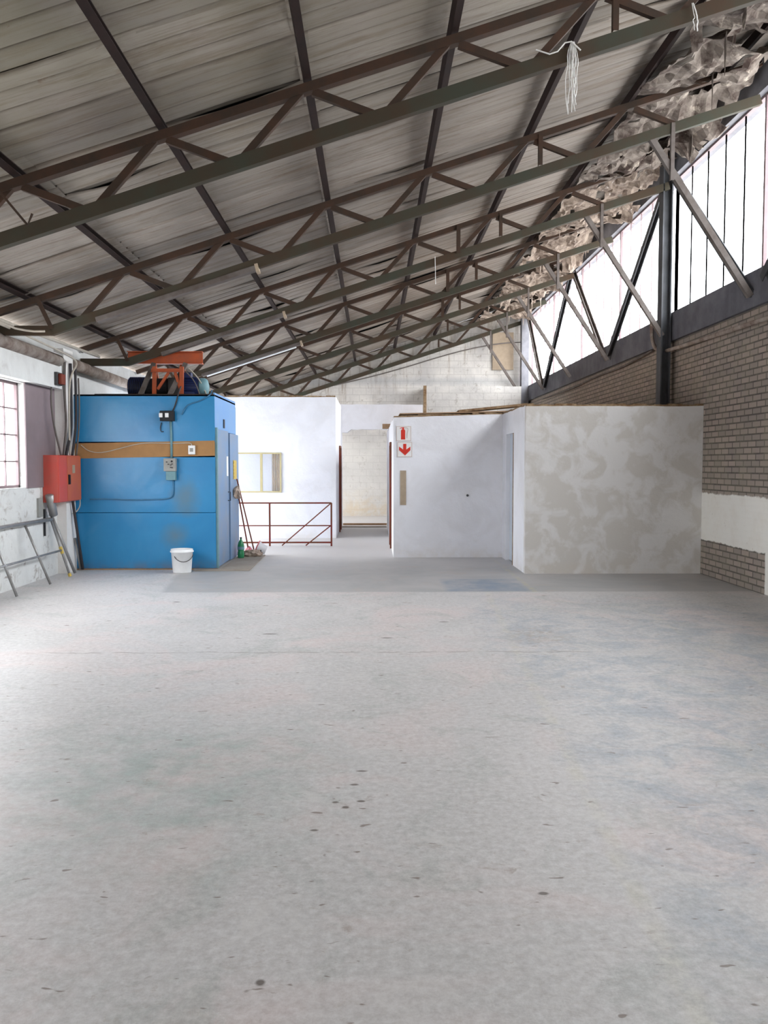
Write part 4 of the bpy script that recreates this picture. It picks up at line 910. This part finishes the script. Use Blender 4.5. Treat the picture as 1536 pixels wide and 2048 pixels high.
# ------------------------------------------------------------------ railing
YR = 16.76
r = thing('railing', 'rusty red-brown steel pipe railing in front of the white office wall', 'railing', (-1.75, YR, 0))
for x in (-2.69, -2.038, -0.822):
    bm = new(); bar(bm, (x, YR, 0), (x, YR, 0.855), 0.032, 0.032, 'box', up=(0, 1, 0)); obj('post', bm, 'redox', r)
for z, n_, m_, th in ((0.852, 'top_rail', 'redox', 0.028), (0.405, 'middle_rail', 'redox', 0.022), (0.072, 'bottom_rail', 'redox', 0.03)):
    bm = new(); bar(bm, (-3.6, YR, z), (-0.822, YR, z), th, th); obj(n_, bm, m_, r)
for a, b in (((-0.84, 0.84), (-1.80, 0.01)), ((-0.84, 0.40), (-1.33, 0.01))):
    bm = new(); bar(bm, (a[0], YR + 0.02, a[1]), (b[0], YR + 0.02, b[1]), 0.022, 0.03, 'box', up=(0, 1, 0)); obj('brace', bm, 'redox', r)

# ------------------------------------------------------------------ fire signs
YS = 14.655
def sign(x0, z0, s, label, kind):
    r = thing('fire_sign', label, 'sign', (x0 + s/2, YS, z0), 'fire equipment signs')
    bm = new(); box(bm, x0, x0 + s, YS - 0.006, YS, z0, z0 + s); obj('plate', bm, 'signwhite', r)
    bm = new(); t = 0.007; y0, y1 = YS - 0.0085, YS - 0.006; i_ = 0.006
    a, b, c, d = x0 + i_, x0 + s - i_, z0 + i_, z0 + s - i_
    box(bm, a, b, y0, y1, c, c + t); box(bm, a, b, y0, y1, d - t, d); box(bm, a, a + t, y0, y1, c + t, d - t); box(bm, b - t, b, y0, y1, c + t, d - t); obj('border', bm, 'signgrey', r)
    cx, cz = x0 + s/2, z0 + s/2; k_ = s / 0.27
    bm = new(); y = YS - 0.010
    if kind == 'ext':
        P_ = [(-0.037, -0.105), (0.037, -0.105), (0.037, 0.055), (0.026, 0.07), (0.014, 0.075), (0.014, 0.095), (0.022, 0.10), (0.014, 0.114), (-0.03, 0.108), (-0.06, 0.095), (-0.06, 0.088), (-0.014, 0.095), (-0.014, 0.075), (-0.026, 0.07), (-0.037, 0.055)]
        plate(bm, [(cx + p[0]*k_ - 0.01, cz + p[1]*k_) for p in P_], y); obj('extinguisher_symbol', bm, 'signred', r)
        bm = new(); tube(bm, [(cx + 0.01, y, cz + 0.105*k_), (cx + 0.05, y, cz + 0.105*k_), (cx + 0.078, y, cz + 0.085*k_), (cx + 0.074, y, cz + 0.05*k_), (cx + 0.06, y, cz + 0.0), (cx + 0.058, y, cz - 0.08*k_)], 0.004, 5, 1); obj('hose_symbol', bm, 'signgrey', r)
    else:
        P_ = [(-0.028, 0.10), (0.028, 0.10), (0.028, 0.0), (0.10, 0.052), (0.10, -0.012), (0.006, -0.105), (-0.10, -0.012), (-0.10, 0.052), (-0.028, 0.0)]
        plate(bm, [(cx + p[0]*k_, cz + p[1]*k_) for p in P_], y); obj('arrow_symbol', bm, 'signred', r)
sign(0.396, 2.008, 0.262, 'white sign with a red fire extinguisher symbol', 'ext')
sign(0.415, 1.735, 0.262, 'white sign with a red arrow pointing down', 'arrow')
bm = new(); box(bm, 0.467, 0.570, YS - 0.008, YS, 0.91, 1.505); tag(obj('tape_strip', bm, 'tape'), 'brown vertical strip on the white wall below the fire signs', 'strip')
bm = new(); lathe(bm, [(0.02, 0), (0.022, -0.01), (0.01, -0.03)], (1.63, YS, 1.075), 10, 'Y'); tag(obj('wall_plug', bm, 'darkgrey'), 'small dark wall plug on the white wall right of the fire signs', 'plug')

# pilaster nib on the right wall
bm = new(); box(bm, XR - 0.09, XR, 9.4, 10.02, 0, 3.58); struct('trim_light_block3', bm, 'brick')
for o in list(bpy.data.objects):
    if '_o' in o.keys(): del o['_o']
